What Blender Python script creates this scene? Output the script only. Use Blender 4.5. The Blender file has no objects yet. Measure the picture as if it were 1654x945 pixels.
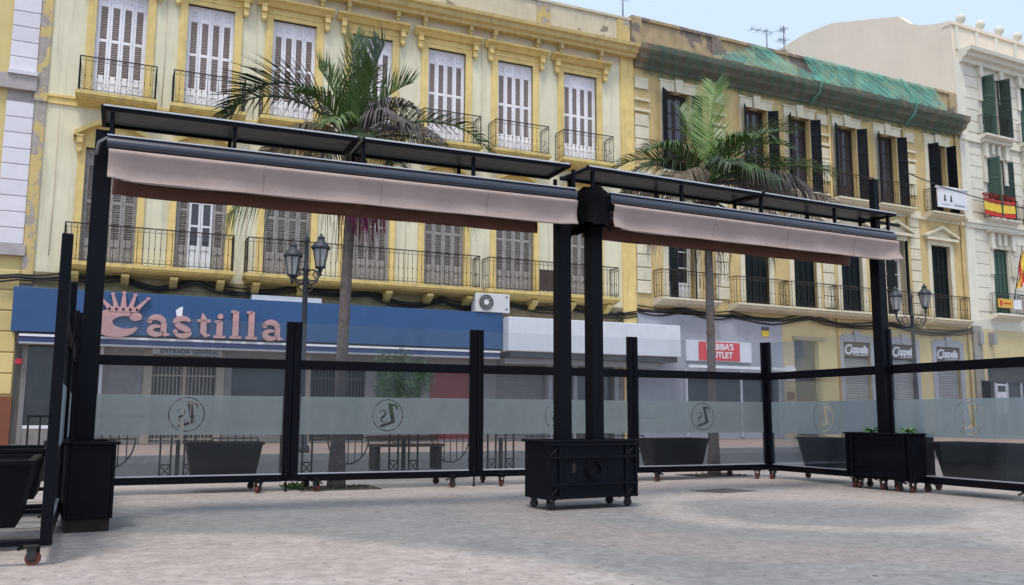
import bpy, bmesh, math, random
from mathutils import Vector, Matrix
random.seed(7)
R = math.radians
sc = bpy.context.scene
COL = sc.collection

# ---------------------------------------------------------------- camera
cam_d = bpy.data.cameras.new('camera'); cam = bpy.data.objects.new('camera', cam_d); COL.objects.link(cam)
cam_d.sensor_width = 36.0; cam_d.lens = 36.0 * 1450 / 1654; cam_d.clip_end = 600
cam.location = (0, 0, 1.0)
PIT, ROL = R(7.82), R(0.24)
cam.rotation_euler = (Matrix.Rotation(R(90) + PIT, 3, 'X') @ Matrix.Rotation(ROL, 3, 'Z')).to_euler()
sc.camera = cam
# ---------------------------------------------------------------- world and sun
SUN_EL, SUN_AZ = R(65), R(188)      # azimuth measured from +Y towards +X
w = bpy.data.worlds.new('World'); sc.world = w; w.use_nodes = True
nt = w.node_tree; nt.nodes.clear()
out = nt.nodes.new('ShaderNodeOutputWorld'); bg = nt.nodes.new('ShaderNodeBackground')
sky = nt.nodes.new('ShaderNodeTexSky'); sky.sky_type = 'NISHITA'; sky.sun_disc = False
sky.sun_elevation = SUN_EL; sky.sun_rotation = SUN_AZ
sky.air_density = 1.0; sky.dust_density = 6.0; sky.ozone_density = 1.5
hz = nt.nodes.new('ShaderNodeMixRGB'); hz.blend_type = 'MIX'; hz.inputs[0].default_value = 0.62
hz.inputs[2].default_value = (7.3, 8.9, 11.3, 1)     # thin even high cloud
nt.links.new(sky.outputs[0], hz.inputs[1]); nt.links.new(hz.outputs[0], bg.inputs[0])
bg.inputs[1].default_value = 0.100
nt.links.new(bg.outputs[0], out.inputs[0])
sd = bpy.data.lights.new('sun', 'SUN'); sun = bpy.data.objects.new('sun', sd); COL.objects.link(sun)
sd.energy = 1.5; sd.angle = R(12); sd.color = (1.0, 0.94, 0.85)
sdir = Vector((math.sin(SUN_AZ) * math.cos(SUN_EL), math.cos(SUN_AZ) * math.cos(SUN_EL), math.sin(SUN_EL)))
sun.rotation_euler = sdir.to_track_quat('Z', 'Y').to_euler()
sc.view_settings.view_transform = 'Standard'; sc.view_settings.look = 'None'
sc.view_settings.exposure = 0.45; sc.view_settings.gamma = 1.0; sc.view_settings.use_curve_mapping = False
sc.render.engine = 'CYCLES'; sc.cycles.transparent_max_bounces = 24; sc.cycles.max_bounces = 8

# ---------------------------------------------------------------- materials
def new_mat(name):
    m = bpy.data.materials.new(name); m.use_nodes = True
    n = m.node_tree; b = n.nodes['Principled BSDF']; return m, n, b
def noise(n, scale, detail=4, rough=.6, vec=None, dist=0):
    t = n.nodes.new('ShaderNodeTexNoise'); t.inputs['Scale'].default_value = scale
    t.inputs['Detail'].default_value = detail; t.inputs['Roughness'].default_value = rough; t.inputs['Distortion'].default_value = dist
    if vec is not None: n.links.new(vec, t.inputs['Vector'])
    return t.outputs[0]
def ramp(n, src, a, b, ca=(0, 0, 0, 1), cb=(1, 1, 1, 1)):
    r = n.nodes.new('ShaderNodeValToRGB'); e = r.color_ramp.elements
    e[0].position = a; e[1].position = b; e[0].color = ca; e[1].color = cb
    n.links.new(src, r.inputs[0]); return r.outputs[0]
def mixc(n, fac, a, b, mode='MIX'):
    x = n.nodes.new('ShaderNodeMixRGB'); x.blend_type = mode
    for i, v in ((0, fac), (1, a), (2, b)):
        if isinstance(v, (int, float)): x.inputs[i].default_value = v
        elif isinstance(v, tuple): x.inputs[i].default_value = v if len(v) == 4 else v + (1,)
        else: n.links.new(v, x.inputs[i])
    return x.outputs[0]
def math_(n, op, a, b=None, c=None):
    x = n.nodes.new('ShaderNodeMath'); x.operation = op
    for i, v in ((0, a), (1, b), (2, c)):
        if v is None: continue
        if isinstance(v, (int, float)): x.inputs[i].default_value = v
        else: n.links.new(v, x.inputs[i])
    return x.outputs[0]
def pos(n, scale=(1, 1, 1)):
    g = n.nodes.new('ShaderNodeNewGeometry'); mp = n.nodes.new('ShaderNodeMapping'); mp.inputs['Scale'].default_value = scale
    n.links.new(g.outputs['Position'], mp.inputs[0]); return mp.outputs[0]
def bump(n, b, src, strength=.2, dist=.02):
    x = n.nodes.new('ShaderNodeBump'); x.inputs['Strength'].default_value = strength; x.inputs['Distance'].default_value = dist
    n.links.new(src, x.inputs['Height']); n.links.new(x.outputs[0], b.inputs['Normal'])
def mat(name, col, rough=.6, var=.18, scale=6, bmp=.0, metal=0, spec=.5, streak=0, peel=None, bscale=60):
    """plain painted / worn surface: noise tint, rain streaks, peeled patches with a shape of their own"""
    m, n, b = new_mat(name)
    p = pos(n)
    c = mixc(n, ramp(n, noise(n, scale, 5, .65, p), .3, .72), tuple(v * (1 - var) for v in col), tuple(min(1, v * (1 + var * .7)) for v in col))
    if streak:
        s = ramp(n, noise(n, 2.2, 5, .7, pos(n, (2.2, 2.2, .16))), .5, .75)
        c = mixc(n, math_(n, 'MULTIPLY', s, streak), c, (.16, .14, .11), 'MIX')
    if peel:
        pc, th, ps = peel
        k = ramp(n, noise(n, ps, 6, .62, p, .6), th, th + .02)
        c = mixc(n, k, c, mixc(n, ramp(n, noise(n, 9, 4, .6, p), .35, .65), tuple(v * .7 for v in pc), pc))
    oi = n.nodes.new('ShaderNodeObjectInfo')
    c = mixc(n, 1.0, c, ramp(n, oi.outputs['Random'], 0, 1, (.93, .93, .93, 1), (1.05, 1.05, 1.05, 1)), 'MULTIPLY')
    n.links.new(c, b.inputs['Base Color'])
    rr = ramp(n, noise(n, scale * 3, 3, .6, p), .2, .8, (rough * .85,) * 3 + (1,), (min(1, rough * 1.15),) * 3 + (1,))
    n.links.new(rr, b.inputs['Roughness'])
    b.inputs['Metallic'].default_value = metal; b.inputs['Specular IOR Level'].default_value = spec
    if bmp: bump(n, b, noise(n, bscale, 5, .6, p), bmp, .01)
    return m
M = {}
M['cream'] = mat('cream_plaster', (.745, .705, .525), .85, .09, 1.3, .25, streak=.30, spec=.2)
M['cream_par'] = mat('peeling_parapet', (.60, .53, .40), .85, .1, 2, .3, streak=.25, peel=((.30, .25, .21), .60, 1.0), spec=.2)
M['yellow'] = mat('ochre_trim', (.74, .57, .235), .8, .14, 3, .2, streak=.32, spec=.2)
M['yellow_peel'] = mat('peeling_pilaster', (.57, .44, .19), .85, .12, 3, .3, streak=.2, peel=((.42, .38, .34), .52, 1.6), spec=.2)
M['slab'] = mat('slab_paint', (.66, .52, .20), .85, .16, 5, .3, streak=.5, spec=.2)
M['cornice'] = mat('cornice_paint', (.60, .47, .21), .85, .12, 4, .3, streak=.45, spec=.2)
M['pink_wall'] = mat('frieze_plaster', (.62, .54, .42), .85, .07, 2, .2, spec=.2)
M['white_door'] = mat('white_door_paint', (.82, .80, .85), .6, .10, 8, .08, streak=.10)
M['grey_door'] = mat('weathered_door_paint', (.30, .28, .27), .7, .3, 9, .2, streak=.4)
M['louvre'] = mat('louvre_brown', (.31, .255, .245), .7, .25, 20, .1)
M['louvre_grey'] = mat('louvre_grey', (.20, .175, .16), .75, .35, 12, .1)
M['iron'] = mat('black_iron', (.014, .014, .016), .6, .3, 20, 0, spec=.25)
M['iron_rust'] = mat('rusty_iron', (.05, .035, .028), .75, .5, 9, 0, spec=.3)
M['navy'] = mat('navy_powder_coat', (.0020, .0026, .0062), .5, .25, 12, .04, spec=.13)
M['navy_worn'] = mat('worn_navy_paint', (.0024, .0032, .0068), .55, .35, 7, .12, spec=.13, peel=((.014, .013, .014), .71, 7))
M['rust'] = mat('rust', (.016, .010, .008), .85, .5, 10, .3)
M['tub'] = mat('planter_plastic', (.0028, .0042, .0065), .55, .3, 7, .06, spec=.13)
M['soil'] = mat('soil', (.05, .04, .03), .95, .4, 30, .5)
M['cassette'] = mat('cassette_anthracite', (.017, .023, .040), .35, .12, 5, 0, metal=.2, spec=.5)
for _n in M['cassette'].node_tree.nodes:
    if _n.type == 'BSDF_PRINCIPLED': _n.inputs['Coat Weight'].default_value = 1.0; _n.inputs['Coat Roughness'].default_value = .12; _n.inputs['Coat IOR'].default_value = 1.4
M['grime'] = mat('sooty_plaster', (.30, .25, .14), .9, .35, 3, .3, streak=.7)
M['lamp_iron'] = mat('lamp_iron', (.032, .038, .052), .5, .3, 12, 0, spec=.4)
M['rubber'] = mat('black_rubber', (.02, .018, .018), .6, .2, 20)
M['orange'] = mat('orange_wheel', (.15, .028, .012), .45, .3, 30)
M['steel'] = mat('steel', (.22, .22, .23), .4, .2, 20, 0, metal=.7)
M['blue'] = mat('blue_fascia', (.024, .083, .215), .45, .12, .8, .02, streak=.06)
M['blue_dark'] = mat('blue_strip', (.03, .05, .16), .5, .1, 5)
M['pinkred'] = mat('letter_pink', (.50, .285, .285), .5, .12, 10)
M['black'] = mat('black_paint', (.012, .012, .014), .5, .2, 10)
M['white'] = mat('white_paint', (.72, .73, .77), .5, .06, 3, 0, streak=.08)
M['box_white'] = mat('white_fascia', (.61, .63, .695), .5, .05, 1.5, 0, streak=.12)
M['alu'] = mat('aluminium', (.55, .56, .6), .35, .08, 8, 0, metal=.4)
M['shop_wall'] = mat('grey_shop_cladding', (.19, .185, .185), .7, .2, 4, .1, streak=.3)
M['shop_dark'] = mat('dark_shop_panel', (.055, .06, .062), .4, .35, 3, 0)
M['shutter'] = mat('roller_shutter', (.30, .305, .32), .45, .12, 6, 0, metal=.2)
M['beige_pier'] = mat('beige_pier', (.34, .29, .23), .8, .12, 5, .1)
M['redp'] = mat('red_panel', (.25, .02, .025), .5, .3, 3)
M['signred'] = mat('sign_red', (.60, .035, .05), .5, .08, 5)
M['lilac'] = mat('lilac_grey_wall', (.34, .35, .40), .8, .07, 1.6, .1, streak=.15)
M['b2wall'] = mat('ochre_wall', (.60, .46, .22), .85, .14, 1.6, .3, streak=.2, peel=((.55, .42, .25), .66, 1.3), spec=.2)
M['b2stone'] = mat('pale_stucco', (.68, .625, .475), .85, .12, 2.5, .3, streak=.25, spec=.2)
M['b2par'] = mat('weathered_parapet', (.42, .32, .19), .9, .25, 2, .4, streak=.5, peel=((.23, .19, .165), .50, .8), spec=.2)
M['b2corn'] = mat('dirty_cornice', (.24, .19, .14), .9, .3, 3, .4, streak=.4)
M['b2low'] = mat('cream_ground_wall', (.60, .49, .27), .85, .08, 1.4, .15, streak=.12, spec=.2)
M['shut_dark'] = mat('dark_shutter', (.0045, .0065, .011), .6, .3, 8, .05, spec=.15)
M['shut_green'] = mat('dark_green_shutter', (.007, .013, .015), .6, .3, 8, .05, spec=.15)
M['brownwood'] = mat('brown_wood', (.036, .022, .022), .55, .3, 14, .05)
M['b3wall'] = mat('pale_stone', (.70, .67, .57), .8, .08, 1.6, .2, streak=.18, spec=.2)
M['b3side'] = mat('party_wall_render', (.78, .68, .55), .9, .05, .7, .15, streak=.06, spec=.2)
M['b3green'] = mat('green_shutter', (.045, .10, .068), .55, .2, 8, .05)
M['b3greend'] = mat('dark_green_leaf', (.022, .045, .03), .55, .25, 8, .05)
M['lnwall'] = mat('mustard_wall', (.64, .52, .24), .85, .07, 1.2, .2, spec=.2)
M['quoin'] = mat('white_quoin', (.70, .68, .735), .8, .06, 3, .12, spec=.2)
M['mauve'] = mat('grey_moulding', (.40, .36, .36), .85, .15, 4, .2)
M['brownbase'] = mat('brown_base', (.19, .065, .03), .7, .2, 4, .1)
M['concrete'] = mat('concrete', (.33, .30, .27), .9, .2, 3, .3, streak=.3)
M['flagred'] = mat('flag_red', (.52, .03, .02), .8, .15, 8)
M['flagyel'] = mat('flag_yellow', (.70, .50, .06), .8, .12, 8)
M['flower'] = mat('red_flowers', (.30, .02, .018), .8, .6, 40)
M['maroon'] = mat('maroon_cloth', (.25, .015, .05), .8, .3, 8)
M['orange_sign'] = mat('amber_plate', (.68, .40, .05), .5, .1, 10)
M['green'] = mat('palm_green', (.085, .150, .034), .5, .45, 9, 0)
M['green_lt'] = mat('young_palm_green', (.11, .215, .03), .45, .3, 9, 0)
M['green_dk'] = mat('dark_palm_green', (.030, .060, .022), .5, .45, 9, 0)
M['dead'] = mat('dead_frond', (.16, .125, .085), .85, .5, 14, 0)
M['deadgrey'] = mat('grey_dead_frond', (.135, .115, .11), .85, .4, 14, 0)
M['trunk'] = mat('palm_trunk', (.15, .125, .118), .9, .4, 18, .6)
M['fibre'] = mat('palm_fibre', (.085, .06, .045), .95, .5, 30, .5)
M['fruit'] = mat('magenta_fruit_stalk', (.30, .05, .14), .8, .5, 20)
M['bush'] = mat('bush_leaf', (.045, .115, .035), .6, .5, 12, 0)
M['plantleaf'] = mat('fresh_leaf', (.10, .24, .045), .45, .4, 20, 0)
M['cable'] = mat('cable_black', (.015, .014, .014), .6, .3, 10)
M['clothblack'] = mat('black_cloth', (.0025, .0025, .004), .8, .3, 10, .2, spec=.1)
M['asphalt'] = mat('asphalt', (.085, .088, .095), .9, .2, 2.2, .4)
M['walk'] = mat('pink_sidewalk_tiles', (.36, .27, .225), .85, .15, 3, .2)
M['kerb'] = mat('granite_kerb', (.25, .245, .24), .85, .2, 8, .3)
M['manhole'] = mat('iron_cover', (.105, .085, .08), .7, .25, 14, .4)
M['lampglass'] = mat('lantern_glass', (.36, .36, .36), .2, .15, 10)
M['door_dk'] = mat('dark_door', (.06, .055, .052), .5, .25, 5)
M['door_brown'] = mat('brown_door', (.085, .06, .052), .55, .25, 6)
M['copsign'] = mat('taupe_sign', (.085, .072, .075), .5, .15, 6)
M['ac'] = mat('ac_casing', (.60, .61, .62), .45, .06, 4, 0, streak=.15)
M['screen'] = mat('balcony_screen_brown', (.055, .035, .028), .8, .3, 6)

def fabric(name, col, stripes):
    m, n, b = new_mat(name)
    c = mixc(n, ramp(n, noise(n, 3, 4, .6, pos(n)), .3, .7), tuple(v * .9 for v in col), tuple(v * 1.08 for v in col))
    wv = n.nodes.new('ShaderNodeTexWave'); wv.bands_direction = 'Z'; wv.inputs['Scale'].default_value = 26; wv.inputs['Distortion'].default_value = 0
    n.links.new(pos(n), wv.inputs['Vector'])
    c = mixc(n, math_(n, 'MULTIPLY', wv.outputs['Fac'], stripes), c, tuple(v * .72 for v in col))
    n.links.new(c, b.inputs['Base Color']); b.inputs['Roughness'].default_value = .85; b.inputs['Specular IOR Level'].default_value = .15
    bump(n, b, noise(n, 4.5, 4, .6, pos(n, (1, 1, .7))), .5, .035)
    return m
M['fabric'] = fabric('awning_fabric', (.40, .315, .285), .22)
M['fabric_shaded'] = fabric('awning_fabric_shaded', (.17, .085, .065), .15)  # same cloth for the rear valance, its shade put into the darker colour

def glassmat(name, tint, film, film_fac, gloss):
    m = bpy.data.materials.new(name); m.use_nodes = True; n = m.node_tree; n.nodes.clear()
    o = n.nodes.new('ShaderNodeOutputMaterial'); t = n.nodes.new('ShaderNodeBsdfTransparent'); t.inputs[0].default_value = tint + (1,)
    d = n.nodes.new('ShaderNodeBsdfDiffuse'); tr = n.nodes.new('ShaderNodeBsdfTranslucent')
    for x in (d, tr): x.inputs[0].default_value = film + (1,)
    ad = n.nodes.new('ShaderNodeMixShader'); ad.inputs[0].default_value = .62
    n.links.new(d.outputs[0], ad.inputs[1]); n.links.new(tr.outputs[0], ad.inputs[2])
    g = n.nodes.new('ShaderNodeBsdfGlossy'); g.inputs[0].default_value = (.9, .95, 1, 1); g.inputs[1].default_value = .06
    m1 = n.nodes.new('ShaderNodeMixShader'); m2 = n.nodes.new('ShaderNodeMixShader')
    dirt = ramp(n, noise(n, 1.7, 5, .65, pos(n, (1, 1, .6))), .25, .8, (film_fac * .75,) * 3 + (1,), (min(1, film_fac * 1.2),) * 3 + (1,))
    n.links.new(dirt, m1.inputs[0]); n.links.new(t.outputs[0], m1.inputs[1]); n.links.new(ad.outputs[0], m1.inputs[2])
    fr = n.nodes.new('ShaderNodeFresnel'); fr.inputs[0].default_value = 1.35
    n.links.new(math_(n, 'MULTIPLY', fr.outputs[0], gloss), m2.inputs[0]); n.links.new(m1.outputs[0], m2.inputs[1]); n.links.new(g.outputs[0], m2.inputs[2])
    n.links.new(m2.outputs[0], o.inputs[0]); return m
M['pane'] = glassmat('dusty_glass', (.84, .855, .875), (.36, .385, .41), .06, .6)
M['pane_up'] = glassmat('clear_upper_glass', (.94, .955, .96), (.5, .54, .56), .045, .35)
M['frost'] = glassmat('frosted_film', (.84, .87, .88), (.50, .56, .575), .62, .12)
M['winglass'] = mat('dark_window_glass', (.035, .033, .045), .12, .3, 2, 0, spec=.8)
M['shopglass'] = mat('shop_window_glass', (.028, .034, .036), .12, .4, 2, 0, spec=.7)
M['roofpanel'] = mat('grey_roof_panel', (.115, .13, .13), .4, .15, 3, 0)

def netmat(name, col, op):
    m = bpy.data.materials.new(name); m.use_nodes = True; n = m.node_tree; b = n.nodes['Principled BSDF']
    p = pos(n)
    n.links.new(mixc(n, ramp(n, noise(n, 1.5, 4, .6, p), .3, .7), tuple(v * .6 for v in col), col), b.inputs['Base Color'])
    b.inputs['Roughness'].default_value = .8
    a = ramp(n, noise(n, 1.1, 4, .6, p, .8), .3, .72, (op * .45,) * 3 + (1,), (min(1, op * 1.3),) * 3 + (1,))
    wv = n.nodes.new('ShaderNodeTexWave'); wv.bands_direction = 'DIAGONAL'; wv.inputs['Scale'].default_value = .9; wv.inputs['Distortion'].default_value = 2.5; wv.inputs['Detail'].default_value = 3
    n.links.new(p, wv.inputs['Vector'])
    n.links.new(math_(n, 'MULTIPLY', a, math_(n, 'MULTIPLY_ADD', wv.outputs['Fac'], .5, .62)), b.inputs['Alpha'])
    return m
M['net'] = netmat('green_debris_net', (.13, .52, .40), .52)
M['net_shaded'] = netmat('green_net_shaded', (.05, .15, .105), .55)  # same net below the cornice, shadow painted in as a darker green

def groundmat():
    m, n, b = new_mat('plaza_paving')
    p = pos(n); g = n.nodes.new('ShaderNodeNewGeometry')
    wob = noise(n, .55, 3, .5, p)
    def dist(cx, cy, sx=1, sy=1):
        mp = n.nodes.new('ShaderNodeMapping'); mp.inputs['Location'].default_value = (-cx * sx, -cy * sy, 0); mp.inputs['Scale'].default_value = (sx, sy, 0)
        n.links.new(g.outputs['Position'], mp.inputs[0])
        v = n.nodes.new('ShaderNodeVectorMath'); v.operation = 'LENGTH'; n.links.new(mp.outputs[0], v.inputs[0])
        return math_(n, 'ADD', v.outputs['Value'], math_(n, 'MULTIPLY_ADD', wob, .9, -.45))
    def ring(d, r, wd, soft=.25):
        a = math_(n, 'ABSOLUTE', math_(n, 'SUBTRACT', d, r)); return ramp(n, a, wd, wd + soft, (1, 1, 1, 1), (0, 0, 0, 1))
    def disc(d, r, soft=.3): return ramp(n, math_(n, 'DIVIDE', d, 20.0), r / 20, (r + soft) / 20, (1, 1, 1, 1), (0, 0, 0, 1))
    grey = mixc(n, ramp(n, noise(n, 1.2, 6, .65, p), .3, .7), (.20, .196, .194), (.268, .26, .253))
    beige = mixc(n, ramp(n, noise(n, 2.0, 6, .7, p), .3, .7), (.345, .293, .262), (.46, .402, .368))
    pink = mixc(n, ramp(n, noise(n, 2.6, 6, .7, p), .3, .7), (.245, .208, .196), (.32, .272, .256))
    c = grey
    far = ramp(n, math_(n, 'DIVIDE', dist(1.0, -1.0), 30.0), 11.6 / 30, 12.6 / 30)
    c = mixc(n, math_(n, 'MULTIPLY', far, .85), c, beige)
    c = mixc(n, math_(n, 'MULTIPLY', disc(dist(-3.0, 3.3), 4.35, .35), .95), c, beige)
    dA = dist(3.4, 10.0)
    c = mixc(n, math_(n, 'MULTIPLY', ring(dA, 1.8, .10, .30), .72), c, beige)
    c = mixc(n, math_(n, 'MULTIPLY', ring(dA, 3.35, .28, .45), .7), c, pink)
    dB = dist(6.6, 7.6)
    c = mixc(n, math_(n, 'MULTIPLY', ring(dB, 2.3, .22, .35), .65), c, beige)
    # small setts, fine wear and dark specks
    br = n.nodes.new('ShaderNodeTexBrick'); br.inputs['Scale'].default_value = 1.0; br.inputs['Brick Width'].default_value = .11; br.inputs['Row Height'].default_value = .11
    br.inputs['Mortar Size'].default_value = .007; br.inputs['Color1'].default_value = (1, 1, 1, 1); br.inputs['Color2'].default_value = (.86, .86, .86, 1); br.inputs['Mortar'].default_value = (.62, .62, .62, 1)
    mp = n.nodes.new('ShaderNodeMapping'); mp.inputs['Rotation'].default_value = (0, 0, .42); n.links.new(g.outputs['Position'], mp.inputs[0])
    ws = n.nodes.new('ShaderNodeVectorMath'); ws.operation = 'ADD'; n.links.new(mp.outputs[0], ws.inputs[0])
    nz = n.nodes.new('ShaderNodeTexNoise'); nz.inputs['Scale'].default_value = 1.3; n.links.new(p, nz.inputs['Vector'])
    sc_ = n.nodes.new('ShaderNodeVectorMath'); sc_.operation = 'SCALE'; sc_.inputs['Scale'].default_value = .35; n.links.new(nz.outputs['Color'], sc_.inputs[0]); n.links.new(sc_.outputs[0], ws.inputs[1])
    n.links.new(ws.outputs[0], br.inputs['Vector'])
    c = mixc(n, .05, c, br.outputs['Color'], 'MULTIPLY')
    c = mixc(n, 1.0, c, ramp(n, noise(n, 9, 6, .75, p), .25, .75, (.66, .66, .66, 1), (1.3, 1.3, 1.3, 1)), 'MULTIPLY')
    vo = n.nodes.new('ShaderNodeTexVoronoi'); vo.inputs['Scale'].default_value = 17; n.links.new(p, vo.inputs['Vector'])
    sep = n.nodes.new('ShaderNodeSeparateColor'); n.links.new(vo.outputs['Color'], sep.inputs[0])
    c = mixc(n, 1.0, c, ramp(n, sep.outputs[0], 0, 1, (.90, .90, .90, 1), (1.08, 1.08, 1.08, 1)), 'MULTIPLY')
    ve = n.nodes.new('ShaderNodeTexVoronoi'); ve.feature = 'DISTANCE_TO_EDGE'; ve.inputs['Scale'].default_value = 17; n.links.new(p, ve.inputs['Vector'])
    c = mixc(n, ramp(n, ve.outputs['Distance'], .0, .07, (.16, .16, .16, 1), (0, 0, 0, 1)), c, (.12, .11, .10))
    c = mixc(n, ramp(n, noise(n, 17, 2, .4, p), .70, .73), c, (.085, .08, .075))
    n.links.new(c, b.inputs['Base Color']); b.inputs['Roughness'].default_value = .72; b.inputs['Specular IOR Level'].default_value = .35
    hgt = math_(n, 'ADD', math_(n, 'MULTIPLY', br.outputs['Fac'], -.12), noise(n, 34, 5, .7, p))
    bump(n, b, hgt, .35, .010)
    return m
M['ground'] = groundmat()

# ---------------------------------------------------------------- mesh helpers
class MB:
    def __init__(s): s.v = []; s.f = []; s.mi = []; s.sm = []; s.cur = 0
    def _add(s, vs, fs, smooth=False):
        o = len(s.v); s.v += [tuple(p) for p in vs]
        for f in fs: s.f.append(tuple(i + o for i in f)); s.mi.append(s.cur); s.sm.append(smooth)
        return s
    def m(s, i): s.cur = i; return s
    def box(s, x0, x1, y0, y1, z0, z1):
        return s._add([(x0, y0, z0), (x1, y0, z0), (x1, y1, z0), (x0, y1, z0), (x0, y0, z1), (x1, y0, z1), (x1, y1, z1), (x0, y1, z1)],
                      [(0, 3, 2, 1), (4, 5, 6, 7), (0, 1, 5, 4), (1, 2, 6, 5), (2, 3, 7, 6), (3, 0, 4, 7)])
    def frust(s, b, t, z0, z1):   # b, t = (x0,x1,y0,y1)
        return s._add([(b[0], b[2], z0), (b[1], b[2], z0), (b[1], b[3], z0), (b[0], b[3], z0), (t[0], t[2], z1), (t[1], t[2], z1), (t[1], t[3], z1), (t[0], t[3], z1)],
                      [(0, 3, 2, 1), (4, 5, 6, 7), (0, 1, 5, 4), (1, 2, 6, 5), (2, 3, 7, 6), (3, 0, 4, 7)])
    def prism(s, poly, axis, a, b):
        """polygon extruded along axis: 'x' poly=(y,z), 'y' poly=(x,z), 'z' poly=(x,y)"""
        mk = {'x': lambda p, q: (q, p[0], p[1]), 'y': lambda p, q: (p[0], q, p[1]), 'z': lambda p, q: (p[0], p[1], q)}[axis]
        n = len(poly); vs = [mk(p, a) for p in poly] + [mk(p, b) for p in poly]
        fs = [tuple(range(n)), tuple(range(2 * n - 1, n - 1, -1))] + [(i, i + n, (i + 1) % n + n, (i + 1) % n) for i in range(n)]
        return s._add(vs, fs)
    def tube(s, pts, r, seg=6, smooth=True, caps=True):
        pts = [Vector(p) for p in pts]; rs = r if isinstance(r, (list, tuple)) else [r] * len(pts)
        vs = []; up = Vector((0, 0, 1)); prev = None
        for i, p in enumerate(pts):
            d = (pts[min(i + 1, len(pts) - 1)] - pts[max(i - 1, 0)])
            d = d.normalized() if d.length > 1e-9 else Vector((0, 0, 1))
            if prev is None:
                a = d.cross(up if abs(d.z) < .95 else Vector((1, 0, 0))).normalized()
            else:
                a = (prev - d * prev.dot(d)); a = a.normalized() if a.length > 1e-6 else d.cross(Vector((1, 0, 0))).normalized()
            prev = a; c = d.cross(a)
            for k in range(seg):
                t = 2 * math.pi * k / seg; vs.append(p + (a * math.cos(t) + c * math.sin(t)) * rs[i])
        fs = []
        for i in range(len(pts) - 1):
            for k in range(seg):
                k2 = (k + 1) % seg; fs.append((i * seg + k, i * seg + k2, (i + 1) * seg + k2, (i + 1) * seg + k))
        s._add(vs, fs, smooth)
        if caps:
            o = len(s.v) - len(vs)
            s.f.append(tuple(o + k for k in range(seg))[::-1]); s.mi.append(s.cur); s.sm.append(False)
            s.f.append(tuple(o + (len(pts) - 1) * seg + k for k in range(seg))); s.mi.append(s.cur); s.sm.append(False)
        return s
    def bar(s, a, b, w, h=None): # square bar between two points
        return s.tube([a, b], w * .7071, 4, False)
    def lathe(s, prof, c=(0, 0, 0), seg=12, smooth=True):
        vs = []; n = len(prof)
        for (r, z) in prof:
            for k in range(seg):
                t = 2 * math.pi * k / seg; vs.append((c[0] + r * math.cos(t), c[1] + r * math.sin(t), c[2] + z))
        fs = [(i * seg + k, i * seg + (k + 1) % seg, (i + 1) * seg + (k + 1) % seg, (i + 1) * seg + k) for i in range(n - 1) for k in range(seg)]
        s._add(vs, fs, smooth)
        o = len(s.v) - len(vs)
        s.f.append(tuple(o + k for k in range(seg))[::-1]); s.mi.append(s.cur); s.sm.append(False)
        s.f.append(tuple(o + (n - 1) * seg + k for k in range(seg))); s.mi.append(s.cur); s.sm.append(False)
        return s
    def ring(s, c, r, t, seg=12, plane='xz'):
        pts = []
        for k in range(seg + 1):
            a = 2 * math.pi * k / seg
            pts.append((c[0] + r * math.cos(a), c[1], c[2] + r * math.sin(a)) if plane == 'xz' else (c[0], c[1] + r * math.cos(a), c[2] + r * math.sin(a)))
        return s.tube(pts, t, 4, True, False)
    def mesh(s, name, mats, bevel=0):
        me = bpy.data.meshes.new(name); me.from_pydata(s.v, [], s.f)
        for mm in (mats if isinstance(mats, (list, tuple)) else [mats]): me.materials.append(M[mm] if isinstance(mm, str) else mm)
        me.polygons.foreach_set('material_index', s.mi); me.polygons.foreach_set('use_smooth', s.sm)
        if bevel:
            bm = bmesh.new(); bm.from_mesh(me)
            bmesh.ops.bevel(bm, geom=bm.edges[:], offset=bevel, segments=1, affect='EDGES', clamp_overlap=True)
            bm.to_mesh(me); bm.free()
        me.update(); return me
    def build(s, name, mats, parent=None, loc=(0, 0, 0), rotz=0, bevel=0):
        return link(name, s.mesh(name, mats, bevel), parent, loc, rotz)
def link(name, me, parent=None, loc=(0, 0, 0), rotz=0):
    o = bpy.data.objects.new(name, me); COL.objects.link(o); o.location = loc; o.rotation_euler = (0, 0, rotz)
    if parent is not None: o.parent = parent
    return o
def tag(o, label=None, cat=None, group=None, kind=None):
    for k, v in (('label', label), ('category', cat), ('group', group), ('kind', kind)):
        if v: o[k] = v
    return o
def thing(name, label, cat, loc=(0, 0, 0), rotz=0, group=None):
    o = link(name, None, None, loc, rotz); o.empty_display_size = .2
    return tag(o, label, cat, group)
def text_mesh(name, s, size, mat_, ext=.01, bold=0.0, shear=0.0, sx=1.0, spacing=1.0, align='LEFT'):
    cu = bpy.data.curves.new(name, 'FONT'); cu.body = s; cu.size = size; cu.extrude = ext; cu.offset = bold; cu.shear = shear; cu.align_x = align
    cu.space_character = spacing; cu.space_line = .95; cu.resolution_u = 4
    o = bpy.data.objects.new(name, cu); COL.objects.link(o)
    dg = bpy.context.evaluated_depsgraph_get(); dg.update()
    me = bpy.data.meshes.new_from_object(o.evaluated_get(dg))
    bpy.data.objects.remove(o); bpy.data.curves.remove(cu)
    for v in me.vertices: v.co = Vector((v.co.x * sx, -v.co.z, v.co.y))
    me.materials.clear(); me.materials.append(M[mat_]); return me
def ribbon(mb, pts, y0, y1):
    """stroke of varying width in the x-z plane, pts = (x, z, width)"""
    n = len(pts); L = []; Rr = []
    for i, (x, z, wd) in enumerate(pts):
        a = pts[max(i - 1, 0)]; b = pts[min(i + 1, n - 1)]
        d = Vector((b[0] - a[0], b[1] - a[1])); d.normalize(); nn = Vector((-d.y, d.x)) * wd / 2
        L.append((x + nn.x, z + nn.y)); Rr.append((x - nn.x, z - nn.y))
    for i in range(n - 1):
        q = [L[i], Rr[i], Rr[i + 1], L[i + 1]]
        mb.prism(q, 'y', y0, y1)
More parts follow.
